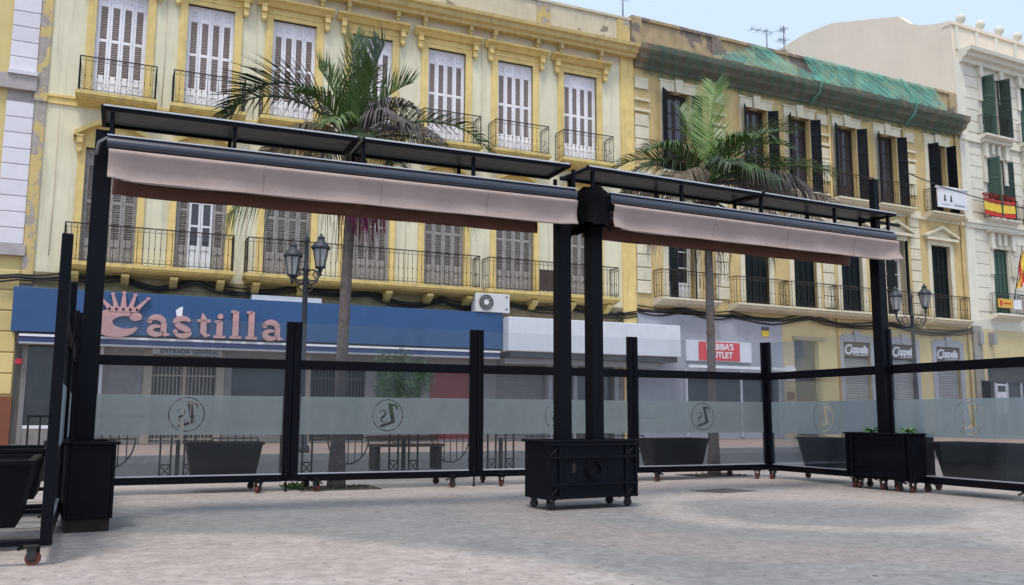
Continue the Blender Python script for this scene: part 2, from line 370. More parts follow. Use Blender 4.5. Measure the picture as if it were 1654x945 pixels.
def wall(mb, u0, u1, z0, z1, holes, y0=0.0, y1=.4):
    """wall slab with rectangular openings (hu0, hu1, hz0, hz1)"""
    us = sorted({u0, u1} | {h[0] for h in holes} | {h[1] for h in holes}); us = [u for u in us if u0 <= u <= u1]
    for a, b in zip(us[:-1], us[1:]):
        cut = sorted([(h[2], h[3]) for h in holes if h[0] <= a + 1e-6 and h[1] >= b - 1e-6]); z = z0
        for c, d in cut:
            if c > z: mb.box(a, b, y0, y1, z, c)
            z = max(z, d)
        if z < z1: mb.box(a, b, y0, y1, z, z1)

# ---------------------------------------------------------------- frames of the place
YO, YR = Vector((-11.872, 23.833, 0)), R(24.6)           # yellow building: local x along the front, y inwards
def yl(u, n, z=0):
    return YO + Vector((math.cos(YR), math.sin(YR), 0)) * u + Vector((math.sin(YR), -math.cos(YR), 0)) * n + Vector((0, 0, z))
B2O, B2R = Vector((4.358, 31.264, 0)), R(26.7)
B3O, B3R = Vector((20.126, 39.194, 0)), R(27.4)
FO, FR = Vector((-2.922, 12.163, 0)), R(23.2)

# ---------------------------------------------------------------- ground
def strip(name, n0, z0, n1, z1, m, ux0=-40, ux1=70):
    vs = [yl(ux0, n0, z0), yl(ux1, n0, z0), yl(ux1, n1, z1), yl(ux0, n1, z1)]
    mb = MB(); mb._add(vs, [(0, 1, 2, 3)]); return tag(mb.build(name, m), kind='structure')
strip('plaza_ground', 70, 0, 11.0, 0, 'ground', -90, 120)
kb = MB(); kb._add([], [])
def kerb(name, n0, n1, z0, z1):
    mb = MB()
    p = [yl(-40, n0, z0), yl(70, n0, z0), yl(70, n1, z0), yl(-40, n1, z0), yl(-40, n0, z1), yl(70, n0, z1), yl(70, n1, z1), yl(-40, n1, z1)]
    mb._add(p, [(0, 3, 2, 1), (4, 5, 6, 7), (0, 1, 5, 4), (1, 2, 6, 5), (2, 3, 7, 6), (3, 0, 4, 7)])
    return tag(mb.build(name, 'kerb'), kind='structure')
kerb('near_kerb', 11.0, 10.8, -.3, .012)
strip('road', 10.8, -.06, 6.8, .02, 'asphalt')
kerb('far_kerb', 6.8, 6.6, -.3, .17)
strip('sidewalk', 6.6, .165, -14, .235, 'walk')
strip('earth', 400, -.4, -300, -.4, 'asphalt', -400, 400)
mb = MB()
mh = [(2.43, 12.43), (2.78, 12.08), (3.34, 12.46), (3.0, 12.85)]
mb.prism(mh, 'z', -.05, .006); mb.build('manhole_cover', 'manhole')
o = bpy.data.objects['manhole_cover']; tag(o, 'dark rectangular iron inspection cover set into the plaza paving', 'manhole cover')

# ---------------------------------------------------------------- wrought iron railing
def railing(mb, wd, dp, h, step=.145, knobs=True, scroll=True, r=.0055, sides=True, curls=True):
    """front at y=-dp, from x=0..wd, z 0..h ; sides return to the wall"""
    def run(a, b):
        a = Vector(a); b = Vector(b); L = (b - a).length; d = (b - a) / L; n = max(2, round(L / step))
        mb.bar(a + Vector((0, 0, h)), b + Vector((0, 0, h)), .022); mb.bar(a + Vector((0, 0, .06)), b + Vector((0, 0, .06)), .013)
        mb.bar(a + Vector((0, 0, h - .12)), b + Vector((0, 0, h - .12)), .008)
        for i in range(n + 1):
            p = a + d * (L * i / n); e = i in (0, n)
            mb.tube([p + Vector((0, 0, .0)), p + Vector((0, 0, h))], .013 if e else r, 4, False)
            if knobs and not e: mb.box(p.x - .014, p.x + .014, p.y - .014, p.y + .014, h * .43, h * .47)
            if i < n and scroll:
                q = a + d * (L * (i + .5) / n); pl = 'xz' if abs(d.x) > .5 else 'yz'
                mb.ring(q + Vector((0, 0, h - .06)), .045, .0035, 8, pl)
                mb.ring(q + Vector((0, 0, .13)), .055, .0035, 8, pl)
                if curls: mb.ring(q + Vector((0, 0, .24)), .04, .003, 8, pl)
    run((0, -dp, 0), (wd, -dp, 0))
    if sides: run((0, -dp, 0), (0, -.02, 0)); run((wd, -dp, 0), (wd, -.02, 0))

# ---------------------------------------------------------------- YELLOW BUILDING
AX = [.86, 3.26, 5.70, 8.14, 10.66, 13.14, 15.65]
yb = thing('apartment_building', 'cream and ochre building with white louvred balcony doors above the blue shop fascia', 'building', YO, YR)
DW = .66     # half width of openings
holes = [(a - DW, a + DW, 9.65, 12.92) for a in AX] + [(a - DW - .03, a + DW + .03, 5.0, 8.26) for a in AX]
mb = MB(); wall(mb, -.88, 17.3, 4.45, 13.55, holes, 0, .45); mb.build('wall', 'cream', yb)
mb = MB(); mb.box(-1.15, 17.84, .46, 11, .0, 15.2); mb.build('building_core', 'concrete', yb)
mb = MB(); mb.box(-.88, 17.3, .0, .44, 13.55, 13.92); mb.build('frieze', 'pink_wall', yb)
mb = MB(); mb.box(-1.15, -.88, -.06, .44, 4.4, 14.0); mb.box(-1.17, -.86, -.10, .1, 9.38, 9.66); mb.build('pilaster', 'yellow_peel', yb)
mb = MB(); mb.box(17.3, 17.84, -.06, .44, .2, 13.86); mb.build('pilaster', 'yellow', yb)
mb = MB(); mb.prism([(.1, 13.86), (-.28, 13.86), (-.30, 13.95), (-.42, 14.0), (-.46, 14.12), (-.56, 14.16), (-.58, 14.27), (.1, 14.30)], 'x', -1.15, 17.86); mb.build('cornice', 'cornice', yb)
mb = MB(); mb.box(-1.12, 17.8, .06, .44, 14.28, 15.38); mb.box(-1.14, 17.82, .0, .5, 15.38, 15.47); mb.build('parapet', 'cream_par', yb)
for a in (2.0, 8.2, 14.25, 17.5):
    MB().box(a - .26, a + .26, .02, .2, 14.29, 15.40).build('parapet_pier', 'yellow_peel', yb)
mb = MB(); mb.box(-.06, .06, -.26, 0, .12, .30); mb.box(-.05, .05, -.2, 0, 0, .14); mb.lathe([(.0, -.05), (.05, -.02), (.045, .06)], (0, -.13, 0), 8)
me = mb.mesh('cornice_bracket', 'cornice')
for a in AX:
    for s in (-.82, .78): link('cornice_bracket', me, yb, (a + s, 0, 13.56))
mb = MB(); mb.box(-.88, 17.3, -.05, .1, 9.38, 9.56); mb.box(-.88, 17.3, -.09, .1, 9.56, 9.63); mb.build('string_course', 'yellow', yb)
for u, z0 in ((-.55, 5.2), (2.02, 9.7), (4.5, 5.1), (4.56, 9.7), (9.35, 5.1), (11.9, 9.7), (14.4, 5.1)):
    c_ = MB(); c_.tube([(u, -.012, z0), (u + .02, -.012, z0 + 1.4), (u - .01, -.012, 13.4 if z0 > 9 else 9.2)], .011, 4); c_.build('wall_cable', 'pink_wall', yb)
# upper window surround
def surround_upper():
    mb = MB()
    for s in (-1, 1):
        x0, x1 = sorted((s * DW, s * (DW + .22))); mb.box(x0, x1, -.055, .3, 9.65, 12.92)
    mb.box(-DW - .22, DW + .22, -.06, .3, 12.92, 13.10); mb.box(-DW - .16, DW + .16, -.085, .02, 13.06, 13.12)
    mb.box(-DW - .3, DW + .3, -.04, .02, 13.12, 13.28)
    mb.prism([(.02, 13.26), (-.12, 13.26), (-.22, 13.36), (-.34, 13.40), (-.36, 13.46), (.02, 13.52)], 'x', -DW - .50, DW + .50)
    return mb.mesh('window_surround', 'yellow')
su = surround_upper()
mb = MB(); mb.box(-.075, .075, -.2, 0, .22, .42); mb.box(-.07, .07, -.14, 0, .02, .24); mb.lathe([(.02, -.08), (.06, -.04), (.06, .04), (.03, .08)], (0, -.09, .02), 8); mb.box(-.085, .085, -.22, 0, .40, .45)
cb = mb.mesh('console', 'yellow')
# hood of the lower windows: segmental pediment on consoles
def surround_lower():
    mb = MB()
    for s in (-1, 1):
        x0, x1 = sorted((s * (DW + .03), s * (DW + .22))); mb.box(x0, x1, -.055, .3, 5.0, 8.26)
    mb.box(-DW - .22, DW + .22, -.05, .3, 8.26, 8.42)
    out_, inn = [], []
    for k in range(13):
        t = -1 + k / 6; out_.append((t * 1.02, 8.62 + .50 * math.cos(t * math.pi / 2) )); inn.append((t * 1.02, 8.50 + .46 * math.cos(t * math.pi / 2)))
    for k in range(12):
        mb.prism([inn[k], inn[k + 1], out_[k + 1], out_[k]], 'y', -.26, .02)
    mb.prism([inn[0]] + inn[1:] + [(1.02, 8.42), (-1.02, 8.42)], 'y', -.03, .02)
    return mb.mesh('window_surround', 'yellow')
sl = surround_lower()
MB().box(-1.15, -.88, -.02, .4, .2, 4.4).build('shop_pier', 'shop_wall', yb)
# louvred four-leaf doors
def door_meshes(white, H):
    fm = 'white_door' if white else 'grey_door'; lm = 'louvre' if white else 'louvre_grey'
    W2 = DW if white else DW + .03; lw = (2 * W2 - .08) / 4
    mb = MB(); mb.box(-W2, -W2 + .04, .0, .12, 0, H); mb.box(W2 - .04, W2, .0, .12, 0, H); mb.box(-W2 + .04, W2 - .04, .0, .12, H - .06, H)
    fr = mb.mesh('door_frame', fm)
    mb = MB(); st = .068
    mb.box(0, st, .02, .07, 0, H - .06); mb.box(lw - st, lw - .006, .02, .07, 0, H - .06)
    for a, b in ((0, .1), (.56, .76), (1.75, 1.83), (2.80, 2.92), (H - .14, H - .06)): mb.box(st, lw - st, .022, .068, a, b)
    mb.box(st, lw - st, .045, .06, .1, .56); mb.box(st + .03, lw - st - .03, .034, .05, .16, .50)
    mb.box(st, lw - st, .045, .06, 2.92, H - .14)
    mb.box(st + .02, lw - st - .02, .025, .05, 2.97, 2.99); mb.box(st + .02, lw - st - .02, .025, .05, H - .20, H - .18)
    mb.box(st + .02, st + .04, .025, .05, 2.99, H - .20); mb.box(lw - st - .04, lw - st - .02, .025, .05, 2.99, H - .20)
    lf = mb.mesh('leaf', fm)
    mb = MB()
    for za, zb in ((.76, 1.75), (1.83, 2.80)):
        n = 15; rnd = random.Random(3)
        for k in range(n):
            z = za + (zb - za) * (k + .5) / n; t = rnd.uniform(-.005, .005) if white else rnd.uniform(-.014, .014)
            mb._add([(st, .03, z - .028), (lw - st, .03, z - .028 + t), (lw - st, .062, z + .03 + t), (st, .062, z + .03)], [(0, 1, 2, 3)])
            mb._add([(st, .03, z - .036), (lw - st, .03, z - .036 + t), (lw - st, .03, z - .028 + t), (st, .03, z - .028)], [(0, 1, 2, 3)])
        mb.box(st, lw - st, .07, .08, za, zb)
    lv = mb.mesh('louvre', lm)
    return fr, lf, lv, lw, W2
def place_door(parent, meshes, x, z, y=.10, name='balcony_door'):
    fr, lf, lv, lw, W2 = meshes
    d = link(name, fr, parent, (x, y, z))
    for k in range(4):
        link('leaf', lf, d, (-W2 + .04 + k * lw + .003, 0, 0)); link('louvre', lv, d, (-W2 + .04 + k * lw + .003, 0, 0))
    return d
dU = door_meshes(True, 3.27); dL = door_meshes(False, 3.26)
# balconies
def slab_mesh(wd, dp, m='slab'):
    mb = MB(); mb.box(0, wd, -dp, 0, -.10, 0); mb.box(.04, wd - .04, -dp + .04, 0, -.15, -.10); mb.prism([(-dp + .08, -.15), (-dp + .16, -.20), (0, -.27), (0, -.15)], 'x', .08, wd - .08)
    return mb.mesh('balcony', m)
su_slab = slab_mesh(2.06, .72); mb = MB(); railing(mb, 1.94, .62, .98); su_rail = mb.mesh('railing', 'iron')
for i, a in enumerate(AX):
    s = link('window_surround', su, yb, (a, 0, 0))
    for sgn in (-1, 1): link('console', cb, s, (sgn * (DW + .30), -.04, 12.82))
    place_door(yb, dU, a, 9.65)
    b = link('balcony', su_slab, yb, (a - 1.03, 0, 9.65)); link('railing', su_rail, b, (.06, 0, 0))
    s = link('window_surround', sl, yb, (a, 0, 0))
    for sgn in (-1, 1): link('console', cb, s, (sgn * (DW + .20), -.04, 8.10))
    if i != 1: place_door(yb, dL, a, 5.0)
# second lower door: outer leaves folded, glazed white inner door
fr, lf, lv, lw, W2 = dL
d = link('balcony_door', fr, yb, (AX[1], .10, 5.0))
for k in (0, 3): link('leaf', lf, d, (-W2 + .043 + k * lw, 0, 0)); link('louvre', lv, d, (-W2 + .043 + k * lw, 0, 0))
gw = 2 * lw
mb = MB(); x0 = -gw / 2
for s in (0, 1):
    a = x0 + s * gw / 2; b = a + gw / 2 - .01
    mb.box(a, a + .06, .03, .08, 0, 3.2); mb.box(b - .06, b, .03, .08, 0, 3.2)
    for z0, z1 in ((0, .12), (.66, .78), (1.32, 1.38), (2.0, 2.06), (2.7, 2.76), (3.1, 3.2)): mb.box(a + .06, b - .06, .03, .08, z0, z1)
    mb.box(a + .06, b - .06, .05, .07, .12, .66)
gl = mb.build('glazed_leaf', 'white', d)
for s in (0, 1):
    for z0, z1 in ((.78, 1.32), (1.38, 2.0), (2.06, 2.7), (2.76, 3.1)):
        MB().box(x0 + s * gw / 2 + .06, x0 + s * gw / 2 + gw / 2 - .07, .062, .07, z0, z1).build('pane', 'winglass', d)
for u0, u1 in ((-.24, 4.18), (4.45, 11.72), (11.92, 16.85)):
    wd = u1 - u0
    b = link('balcony', slab_mesh(wd, .66), yb, (u0, 0, 5.0))
    mb = MB(); railing(mb, wd - .12, .58, 1.03, .15, curls=False, r=.008); mb.build('railing', 'iron_rust', b, (.06, 0, 0))
    n = max(2, round(wd / 1.25))
    cm = MB(); cm.prism([(0, -.25), (-.5, -.25), (-.5, -.33), (-.22, -.5), (0, -.58)], 'x', -.1, .1); cme = cm.mesh('corbel', 'slab')
    for k in range(n): link('corbel', cme, b, (.35 + (wd - .7) * k / (n - 1), 0, 0))
# ground floor shop fronts
sh = [(-.95, .95, .62, 2.95), (2.2, 3.88, .25, 2.6), (4.3, 6.0, .62, 2.6), (6.55, 8.2, .25, 2.6), (8.55, 9.95, .62, 2.6), (10.25, 11.9, .25, 2.6), (12.5, 14.3, .25, 2.75), (14.6, 16.9, .25, 2.75)]
mb = MB(); wall(mb, -.88, 17.3, .2, 3.0, sh, .0, .4); mb.build('shop_front_wall', 'shop_wall', yb)
mb = MB(); mb.box(-.88, 17.3, .02, .4, 3.0, 4.45); mb.build('lintel_wall', 'grime', yb); MB().box(-.88, 17.3, -.015, -.001, 4.45, 4.74).build('sooty_band', 'grime', yb)
mb = MB(); mb.box(-.95, .95, .02, .12, .62, .70); mb.box(-.95, -.87, .02, .12, .70, 2.95); mb.box(.87, .95, .02, .12, .70, 2.95); mb.box(-.87, .87, .02, .12, 2.87, 2.95); pass
f = mb.build('window_frame', 'white', yb); MB().box(-.87, .87, .08, .11, .7, 2.87).build('pane', 'shopglass', f)
def bars(u0, u1, z0, z1, m='iron', bgm='shop_dark'):
    p = MB().box(u0, u1, .25, .3, z0, z1).build('shop_door', bgm, yb)
    mb = MB()
    for k in range(int((u1 - u0) / .1)): mb.box(u0 + .05 + k * .1 - .012, u0 + .05 + k * .1 + .012, .10, .124, z0, z1)
    for z in (z0 + .05, z0 + 1.05, z1 - .55): mb.box(u0, u1, .095, .13, z, z + .045)
    mb.box((u0 + u1) / 2 - .05, (u0 + u1) / 2 + .05, .08, .14, z0, z1)
    mb.build('gate', m, p)
bars(2.2, 3.88, .25, 2.6, 'beige_pier'); bars(6.55, 8.2, .25, 2.6, 'shop_dark', 'iron')
for u in (2.08, 3.98, 6.42): MB().box(u - .11, u + .11, -.05, .2, .2, 2.75).build('pier', 'beige_pier', yb)
for u0, u1, z0 in ((4.3, 6.0, .62), (8.55, 9.95, .62)):
    MB().box(u0, u1, .2, .25, z0, 2.6).build('shop_window', 'shopglass', yb)
def roller(parent, u0, u1, z0, z1, y=.15, m='shutter', step=.1, name='roller_shutter'):
    mb = MB(); n = int((z1 - z0) / step)
    for k in range(n): mb.prism([(y, z0 + k * step), (y - .018, z0 + (k + .3) * step), (y - .018, z0 + (k + .75) * step), (y, z0 + (k + 1) * step), (y + .03, z0 + (k + .5) * step)], 'x', u0, u1)
    mb.box(u0, u1, y + .001, y + .06, z0, z1); return mb.build(name, m, parent)
MB().box(10.25, 11.9, .2, .25, .25, 2.6).build('shop_door', 'redp', yb)
roller(yb, 12.5, 14.3, .25, 2.75, .2, 'shop_wall'); MB().box(14.6, 16.9, .2, .25, .25, 2.75).build('shop_window', 'shopglass', yb)
for u in (14.45, 15.4, 16.1, 17.0): MB().box(u - .07, u + .07, -.03, .19, .2, 2.8).build('pier', 'shutter', yb)

# ---------------------------------------------------------------- blue fascia sign and letters
sg = thing('shop_sign', 'long blue shop fascia with pink raised letters and a crown', 'shop sign', yl(0, 0, 0), YR)
MB().box(-1.25, 12.47, -.6, -.003, 3.09, 4.24).build('fascia', 'blue', sg, bevel=.012)
for u in (-.3, 4.9): MB().box(u - .004, u + .004, -.603, -.58, 3.10, 4.23).build('panel_joint', 'blue_dark', sg)
MB().box(-1.05, 12.4, -.55, -.1, 3.04, 3.085).build('soffit', 'black', sg)
MB().box(-1.05, 12.4, -.585, -.02, 2.975, 3.035).build('white_strip', 'white', sg)
MB().box(-1.05, 12.4, -.56, -.02, 2.84, 2.973).build('blue_strip', 'blue_dark', sg)
MB().box(-1.05, 12.4, -.54, -.02, 2.79, 2.838).build('grey_strip', 'alu', sg)
def letter(name, strokes, x, z, s, y=-.69):
    mb = MB()
    for st in strokes:
        if st[0] == 'dot':
            _, cx, cz, r = st; mb.prism([(cx + r * math.cos(t * math.pi / 6), cz + r * math.sin(t * math.pi / 6)) for t in range(12)], 'y', 0, .085)
        else: ribbon(mb, [(a_, b_, c_ * 1.22) for a_, b_, c_ in st], 0, .085)
    me = mb.mesh(name, ['pinkred'])
    me2 = me
    o = link('letter', me2, sg, (x, y, z)); o.scale = (s, 1, s); return o
def arc(cx, cz, rx, rz, a0, a1, w0, w1, n=14, wm=None):
    P = []
    for k in range(n + 1):
        t = k / n; a = R(a0 + (a1 - a0) * t); wd = w0 + (w1 - w0) * t
        if wm: wd += wm * math.sin(t * math.pi)
        P.append((cx + rx * math.cos(a), cz + rz * math.sin(a), wd))
    return P
Cst = [arc(.55, .37, .38, .31, 52, 335, .06, .04, 26, .30), ('dot', .86, .58, .14)]
ast = [arc(.33, .35, .25, .22, 160, 20, .06, .12, 10, .06), [(.56, .42, .14), (.56, .1, .14), (.62, .03, .1), (.74, .04, .04)], arc(.36, .16, .2, .13, 60, 350, .05, .05, 14, .1), ('dot', .14, .44, .075)]
sst = [arc(.33, .43, .22, .14, 20, 190, .07, .12, 10, .05), [(.12, .40, .12), (.25, .31, .16), (.42, .24, .16), (.55, .15, .12)], arc(.33, .15, .22, .14, 0, -165, .12, .06, 10, .04), ('dot', .12, .15, .07)]
tst = [[(.2, .8, .03), (.24, .62, .15), (.24, .16, .16), (.32, .05, .1), (.46, .08, .04)], [(.04, .55, .07), (.46, .55, .09)]]
ist = [[(.22, .55, .16), (.22, .03, .16)], [(.06, .54, .06), (.24, .54, .08)], [(.04, .03, .07), (.42, .03, .07)], ('dot', .23, .72, .095)]
lst = [[(.22, .92, .16), (.22, .03, .16)], [(.06, .9, .07), (.24, .9, .08)], [(.04, .03, .07), (.42, .03, .07)]]
lc = letter('letter_c', Cst, .66, 3.10, 1); lc.scale = (1.17, 1, .84); x = 1.90
for stt, adv in ((ast, .76), (sst, .70), (tst, .48), (ist, .46), (lst, .46), (lst, .46), (ast, .76)):
    letter('letter_shape', stt, x, 3.11, .86 if stt in (ast, sst) else .82); x += adv * .84 + .04
crown = [(.18, 0), (.86, 0), (1.08, .47), (1.02, .50), (.82, .17), (.76, .17), (.74, .60), (.66, .60), (.60, .18), (.55, .18), (.53, .66), (.47, .66), (.44, .18), (.39, .18), (.34, .60), (.26, .60), (.24, .17), (.18, .17), (-.0, .50), (-.06, .47)]
mb = MB()
mb.prism([(.18, 0), (.86, 0), (.93, .17), (.11, .17)], 'y', 0, .06)
for base, tip in (((.11, .25), (-.05, .50)), ((.29, .41), (.26, .60)), ((.45, .59), (.52, .66)), ((.63, .75), (.78, .60)), ((.79, .93), (1.09, .50))):
    mb.prism([(base[0], .17), (base[1], .17), (tip[0] + .03, tip[1]), (tip[0] - .03, tip[1])], 'y', 0, .06)
    mb.prism([(tip[0] + .05 * math.cos(t * math.pi / 4), tip[1] + .05 * math.sin(t * math.pi / 4)) for t in range(8)], 'y', -.005, .062)
cr = mb.build('crown', 'pinkred', sg, (.80, -.70, 3.70)); cr.scale = (1.06, 1, .78)
for k in range(5):
    mb = MB(); cx_ = .2 + k * .16; mb.prism([(cx_ + .035 * math.cos(t * math.pi / 4), .09 + .05 * math.sin(t * math.pi / 4)) for t in range(8)], 'y', -.012, -.002); mb.build('crown_stud', 'black', cr)
MB().prism([(0, 0), (.14, 0), (.15, .27), (.07, .24), (-.03, .16)], 'y', -.012, 0).build('torn_patch', 'white', sg, (2.70, -.605, 3.66))
pl = tag(MB().box(2.15, 3.95, -.05, .0, 2.62, 2.80).build('name_plate', 'shutter', None, yl(0, .35), YR), 'narrow grey plate with black capitals under the blue fascia', 'sign')
link('lettering', text_mesh('plate_text', 'ENTRADA GENERAL', .16, 'black', .004, .004, 0, 1.0, 1.08), pl, (2.34, -.055, 2.655))
# white fascia box
wb = thing('white_fascia_box', 'long white fascia box beside the blue fascia, with no lettering', 'shop sign', yl(0, 0, 0), YR)
MB().box(12.49, 19.0, -1.0, -.003, 3.02, 4.10).build('fascia', 'box_white', wb, bevel=.02)
for u in (14.65, 16.8): MB().box(u - .004, u + .004, -1.003, -.98, 3.04, 4.08).build('panel_joint', 'shutter', wb)
MB().box(12.6, 18.9, -.9, -.05, 2.84, 3.015).build('under_tray', 'shop_dark', wb)
MB().box(12.6, 18.4, -.5, -.02, 2.66, 2.83).build('under_strip', 'shutter', wb)
MB().box(4.7, 6.7, -.42, -.1, 4.26, 4.40).build('fascia_top_cover', 'white', None, yl(0, 0), YR)
tag(bpy.data.objects['fascia_top_cover'], 'white strip panel lying on top of the blue fascia', 'panel')
# air conditioner
ac = thing('air_conditioner', 'white outdoor air conditioning unit standing on the blue fascia', 'air conditioner', yl(11.5, .66, 4.245), YR)
MB().box(0, 1.18, 0, .38, 0, .60).build('casing', 'ac', ac, bevel=.015)
mb = MB(); mb.lathe([(.26, 0), (.26, .02), (.24, .02), (.24, .0)], (0, 0, 0), 20)
for k in range(4): mb.ring((0, 0, .0), .06 + .05 * k, .006, 16)
o = MB(); o.prism([(.25 * math.cos(t * math.pi / 12), .25 * math.sin(t * math.pi / 12)) for t in range(24)], 'y', -.008, 0); fg = o.build('fan_opening', 'shop_dark', ac, (.36, -.002, .31))
o = MB()
for k in range(4): o.ring((0, -.018, 0), .08 + .055 * k, .009, 18)
for k in range(8): o.bar((.07 * math.cos(k * math.pi / 4), -.018, .07 * math.sin(k * math.pi / 4)), (.25 * math.cos(k * math.pi / 4), -.018, .25 * math.sin(k * math.pi / 4)), .012)
o.build('grille', 'shutter', fg)
o = MB(); o.prism([(.085 * math.cos(t * math.pi / 8), .085 * math.sin(t * math.pi / 8)) for t in range(16)], 'y', -.03, -.01); o.build('hub', 'white', fg)
for z in (.12, .5): MB().box(1.04, 1.10, -.006, .0, z - .03, z + .03).build('handle', 'shop_dark', ac)
# brown screen on the right lower balcony, satellite cable clutter
o = tag(MB().box(13.75, 14.45, -.65, -.62, 5.05, 5.75).build('balcony_screen', 'screen', None, yl(0, 0), YR), 'dark brown cloth screen tied to the lower balcony railing near the twin poles', 'screen')
# ---------------------------------------------------------------- cables along the fronts
def cable(name, pts, r, label, frame):
    mb = MB(); P = []
    for i in range(len(pts) - 1):
        for k in range(6):
            t = k / 6; a, b = pts[i], pts[i + 1]
            P.append((a[0] + (b[0] - a[0]) * t, a[1], a[2] + (b[2] - a[2]) * t - .10 * math.sin(math.pi * t) * abs(b[0] - a[0]) * .5))
    P.append(pts[-1]); mb.tube(P, r, 5)
    P2 = [(p[0], p[1] - r * 1.2, p[2] - r * 2.2 - .03 * math.sin(p[0] * 2.3)) for p in P]; mb.tube(P2, r * .6, 4)
    P3 = [(p[0], p[1], p[2] + r * 2 + .04 * math.sin(p[0] * 1.7 + 1)) for p in P]; mb.tube(P3, r * .5, 4)
    return tag(mb.build(name, 'cable', None, frame[0], frame[1]), label, 'cable')
YF, B2F = (YO, YR), (B2O, B2R)
cable('cable_bundle', [(-6, -.1, 4.62), (-1.2, -.12, 4.56), (0, -.1, 4.66), (1.2, -.1, 4.72), (2.2, -.1, 4.45), (3.2, -.1, 4.78), (4.2, -.1, 4.48)], .045, 'thick black cable bundle looping above the crown of the blue fascia', YF)
cable('cable_bundle', [(4.2, -.1, 4.48), (6, -.1, 4.74), (8.2, -.1, 4.70), (9.4, -.1, 4.42), (10.6, -.1, 4.62), (11.4, -.1, 4.45)], .045, 'black cable bundle sagging behind the first palm trunk above the blue fascia', YF)
cable('cable_bundle', [(11.4, -.1, 4.45), (13.0, -.1, 4.60), (15.2, -.1, 4.62), (17.8, -.1, 4.55)], .045, 'black cable bundle above the plain white fascia box', YF)
cable('cable_bundle', [(0, -.08, 4.72), (2, -.08, 4.82), (4.2, -.08, 4.74), (8, -.1, 4.86), (12.5, -.08, 4.82), (17.6, -.08, 4.80)], .05, 'black cable bundle under the long lower balconies of the ochre building', B2F)
mb = MB(); mb.ring((0, 0, 0), .16, .02, 14); mb.ring((.03, -.03, .02), .13, .018, 14)
tag(mb.build('cable_coil', 'cable', None, yl(17.1, .15, 4.42), YR), 'coiled black cable hanging beside the twin poles', 'cable')

# ---------------------------------------------------------------- LEFT NEIGHBOUR
ln = thing('corner_building', 'mustard building with white block quoins at the left edge', 'building', YO, YR)
mb = MB(); mb.box(-14, -1.82, .03, 10, 5.3, 17); mb.build('wall', 'lnwall', ln)
mb = MB(); mb.box(-14, -1.16, .04, 10, .2, 5.29); mb.build('ground_wall', 'lnwall', ln)
MB().box(-1.82, -1.16, .03, 10, 5.3, 17).build('pier', 'mauve', ln)
MB().box(-14, -1.10, -.12, .02, 5.12, 5.42).build('string_course', 'mauve', ln)
MB().box(-14, -1.13, -.14, .02, 9.62, 10.02).build('string_course', 'mauve', ln)
MB().box(-1.83, -1.12, -.2, .02, 10.02, 10.12).build('pier_cap', 'quoin', ln)
qm = MB().box(-.33, .33, -.05, .0, .0, .415).mesh('quoin_block', 'quoin', .012)
z = 5.44; 
while z < 16.4:
    if not (9.2 < z < 10.1): link('quoin_block', qm, ln, (-1.49, .02, z))
    z += .43
    if 9.2 < z < 10.1: z = 10.13
rm = MB().box(-.4, .4, -.04, 0, 0, .52).mesh('rusticated_block', 'lnwall', .02)
for k in range(6):
    for j in range(3): link('rusticated_block', rm, ln, (-1.57 - j * .82, .03, 1.50 + k * .545))
MB().box(-14, -1.14, -.06, .03, .2, 1.44).build('base', 'brownbase', ln)
MB().box(-1.14, -.98, -.02, .03, .22, 2.9).build('edge_strip', 'shop_wall', ln)
n_ = tag(MB().box(-.06, .1, -.012, 0, 0, .14).build('notice', 'signred', None, yl(-1.07, .035, 2.28), YR), 'small red notice on the grey strip beside the left shop window', 'sign')

# ---------------------------------------------------------------- OCHRE BUILDING
b2 = thing('old_apartment_building', 'weathered ochre building with dark shutters and netted cornice', 'building', B2O, B2R)
A2U = [2.0, 5.75, 8.0, 10.6, 13.0, 16.12]; A2L = [2.0, 5.55, 8.02, 10.56, 13.1, 15.95]
hs = [(a - .58, a + .58, 9.8, 12.95) for a in A2U] + [(a - .60, a + .60, 5.15, 8.40) for a in A2L]
mb = MB(); wall(mb, 0.0, 17.64, 4.75, 13.75, hs, 0, .4); mb.build('wall', 'b2wall', b2)
MB().box(.02, 17.62, .42, 10, 0, 15.3).build('building_core', 'concrete', b2)
mb = MB(); mb.box(0, 17.66, .05, .4, 14.35, 15.48); mb.box(-.02, 17.68, -.02, .45, 15.48, 15.60); mb.build('parapet', 'b2par', b2)
for u in (.2, 3.9, 9.25, 14.3, 17.4): MB().box(u - .22, u + .22, -.02, .1, 14.36, 15.47).build('parapet_pier', 'b2par', b2)
mb = MB(); mb.prism([(.1, 13.6), (-.14, 13.6), (-.16, 13.74), (-.42, 13.86), (-.44, 14.0), (-.62, 14.12), (-.66, 14.32), (.1, 14.36)], 'x', .02, 17.7); mb.build('cornice', 'b2corn', b2)
# rusticated pilasters built block by block
pmb = MB().box(-.3, .3, -.07, 0, 0, .44).mesh('stone_block', 'b2stone', .018)
for u in (.34, 3.85, 9.25, 14.35):
    z = 5.3
    while z < 13.1:
        if not (9.5 < z < 10.2 or 11.85 < z < 12.5): link('stone_block', pmb, b2, (u, 0, z))
        z += .47
    MB().box(u - .34, u + .34, -.10, 0, 11.95, 12.05).build('pilaster_band', 'b2stone', b2); MB().box(u - .34, u + .34, -.10, 0, 12.36, 12.45).build('pilaster_band', 'b2stone', b2)
    MB().box(u - .36, u + .36, -.16, 0, 9.45, 9.75).build('pilaster_cap', 'b2stone', b2)
mb = MB(); mb.box(0, 17.62, -.06, 0, 9.46, 9.60); mb.build('string_course', 'b2stone', b2)
for u in (3.45, 9.6, 13.95, 17.35): mb = MB(); mb.tube([(u, -.06, .25), (u, -.06, 13.6)], .045, 8); mb.build('drain_pipe', 'b2wall', b2)
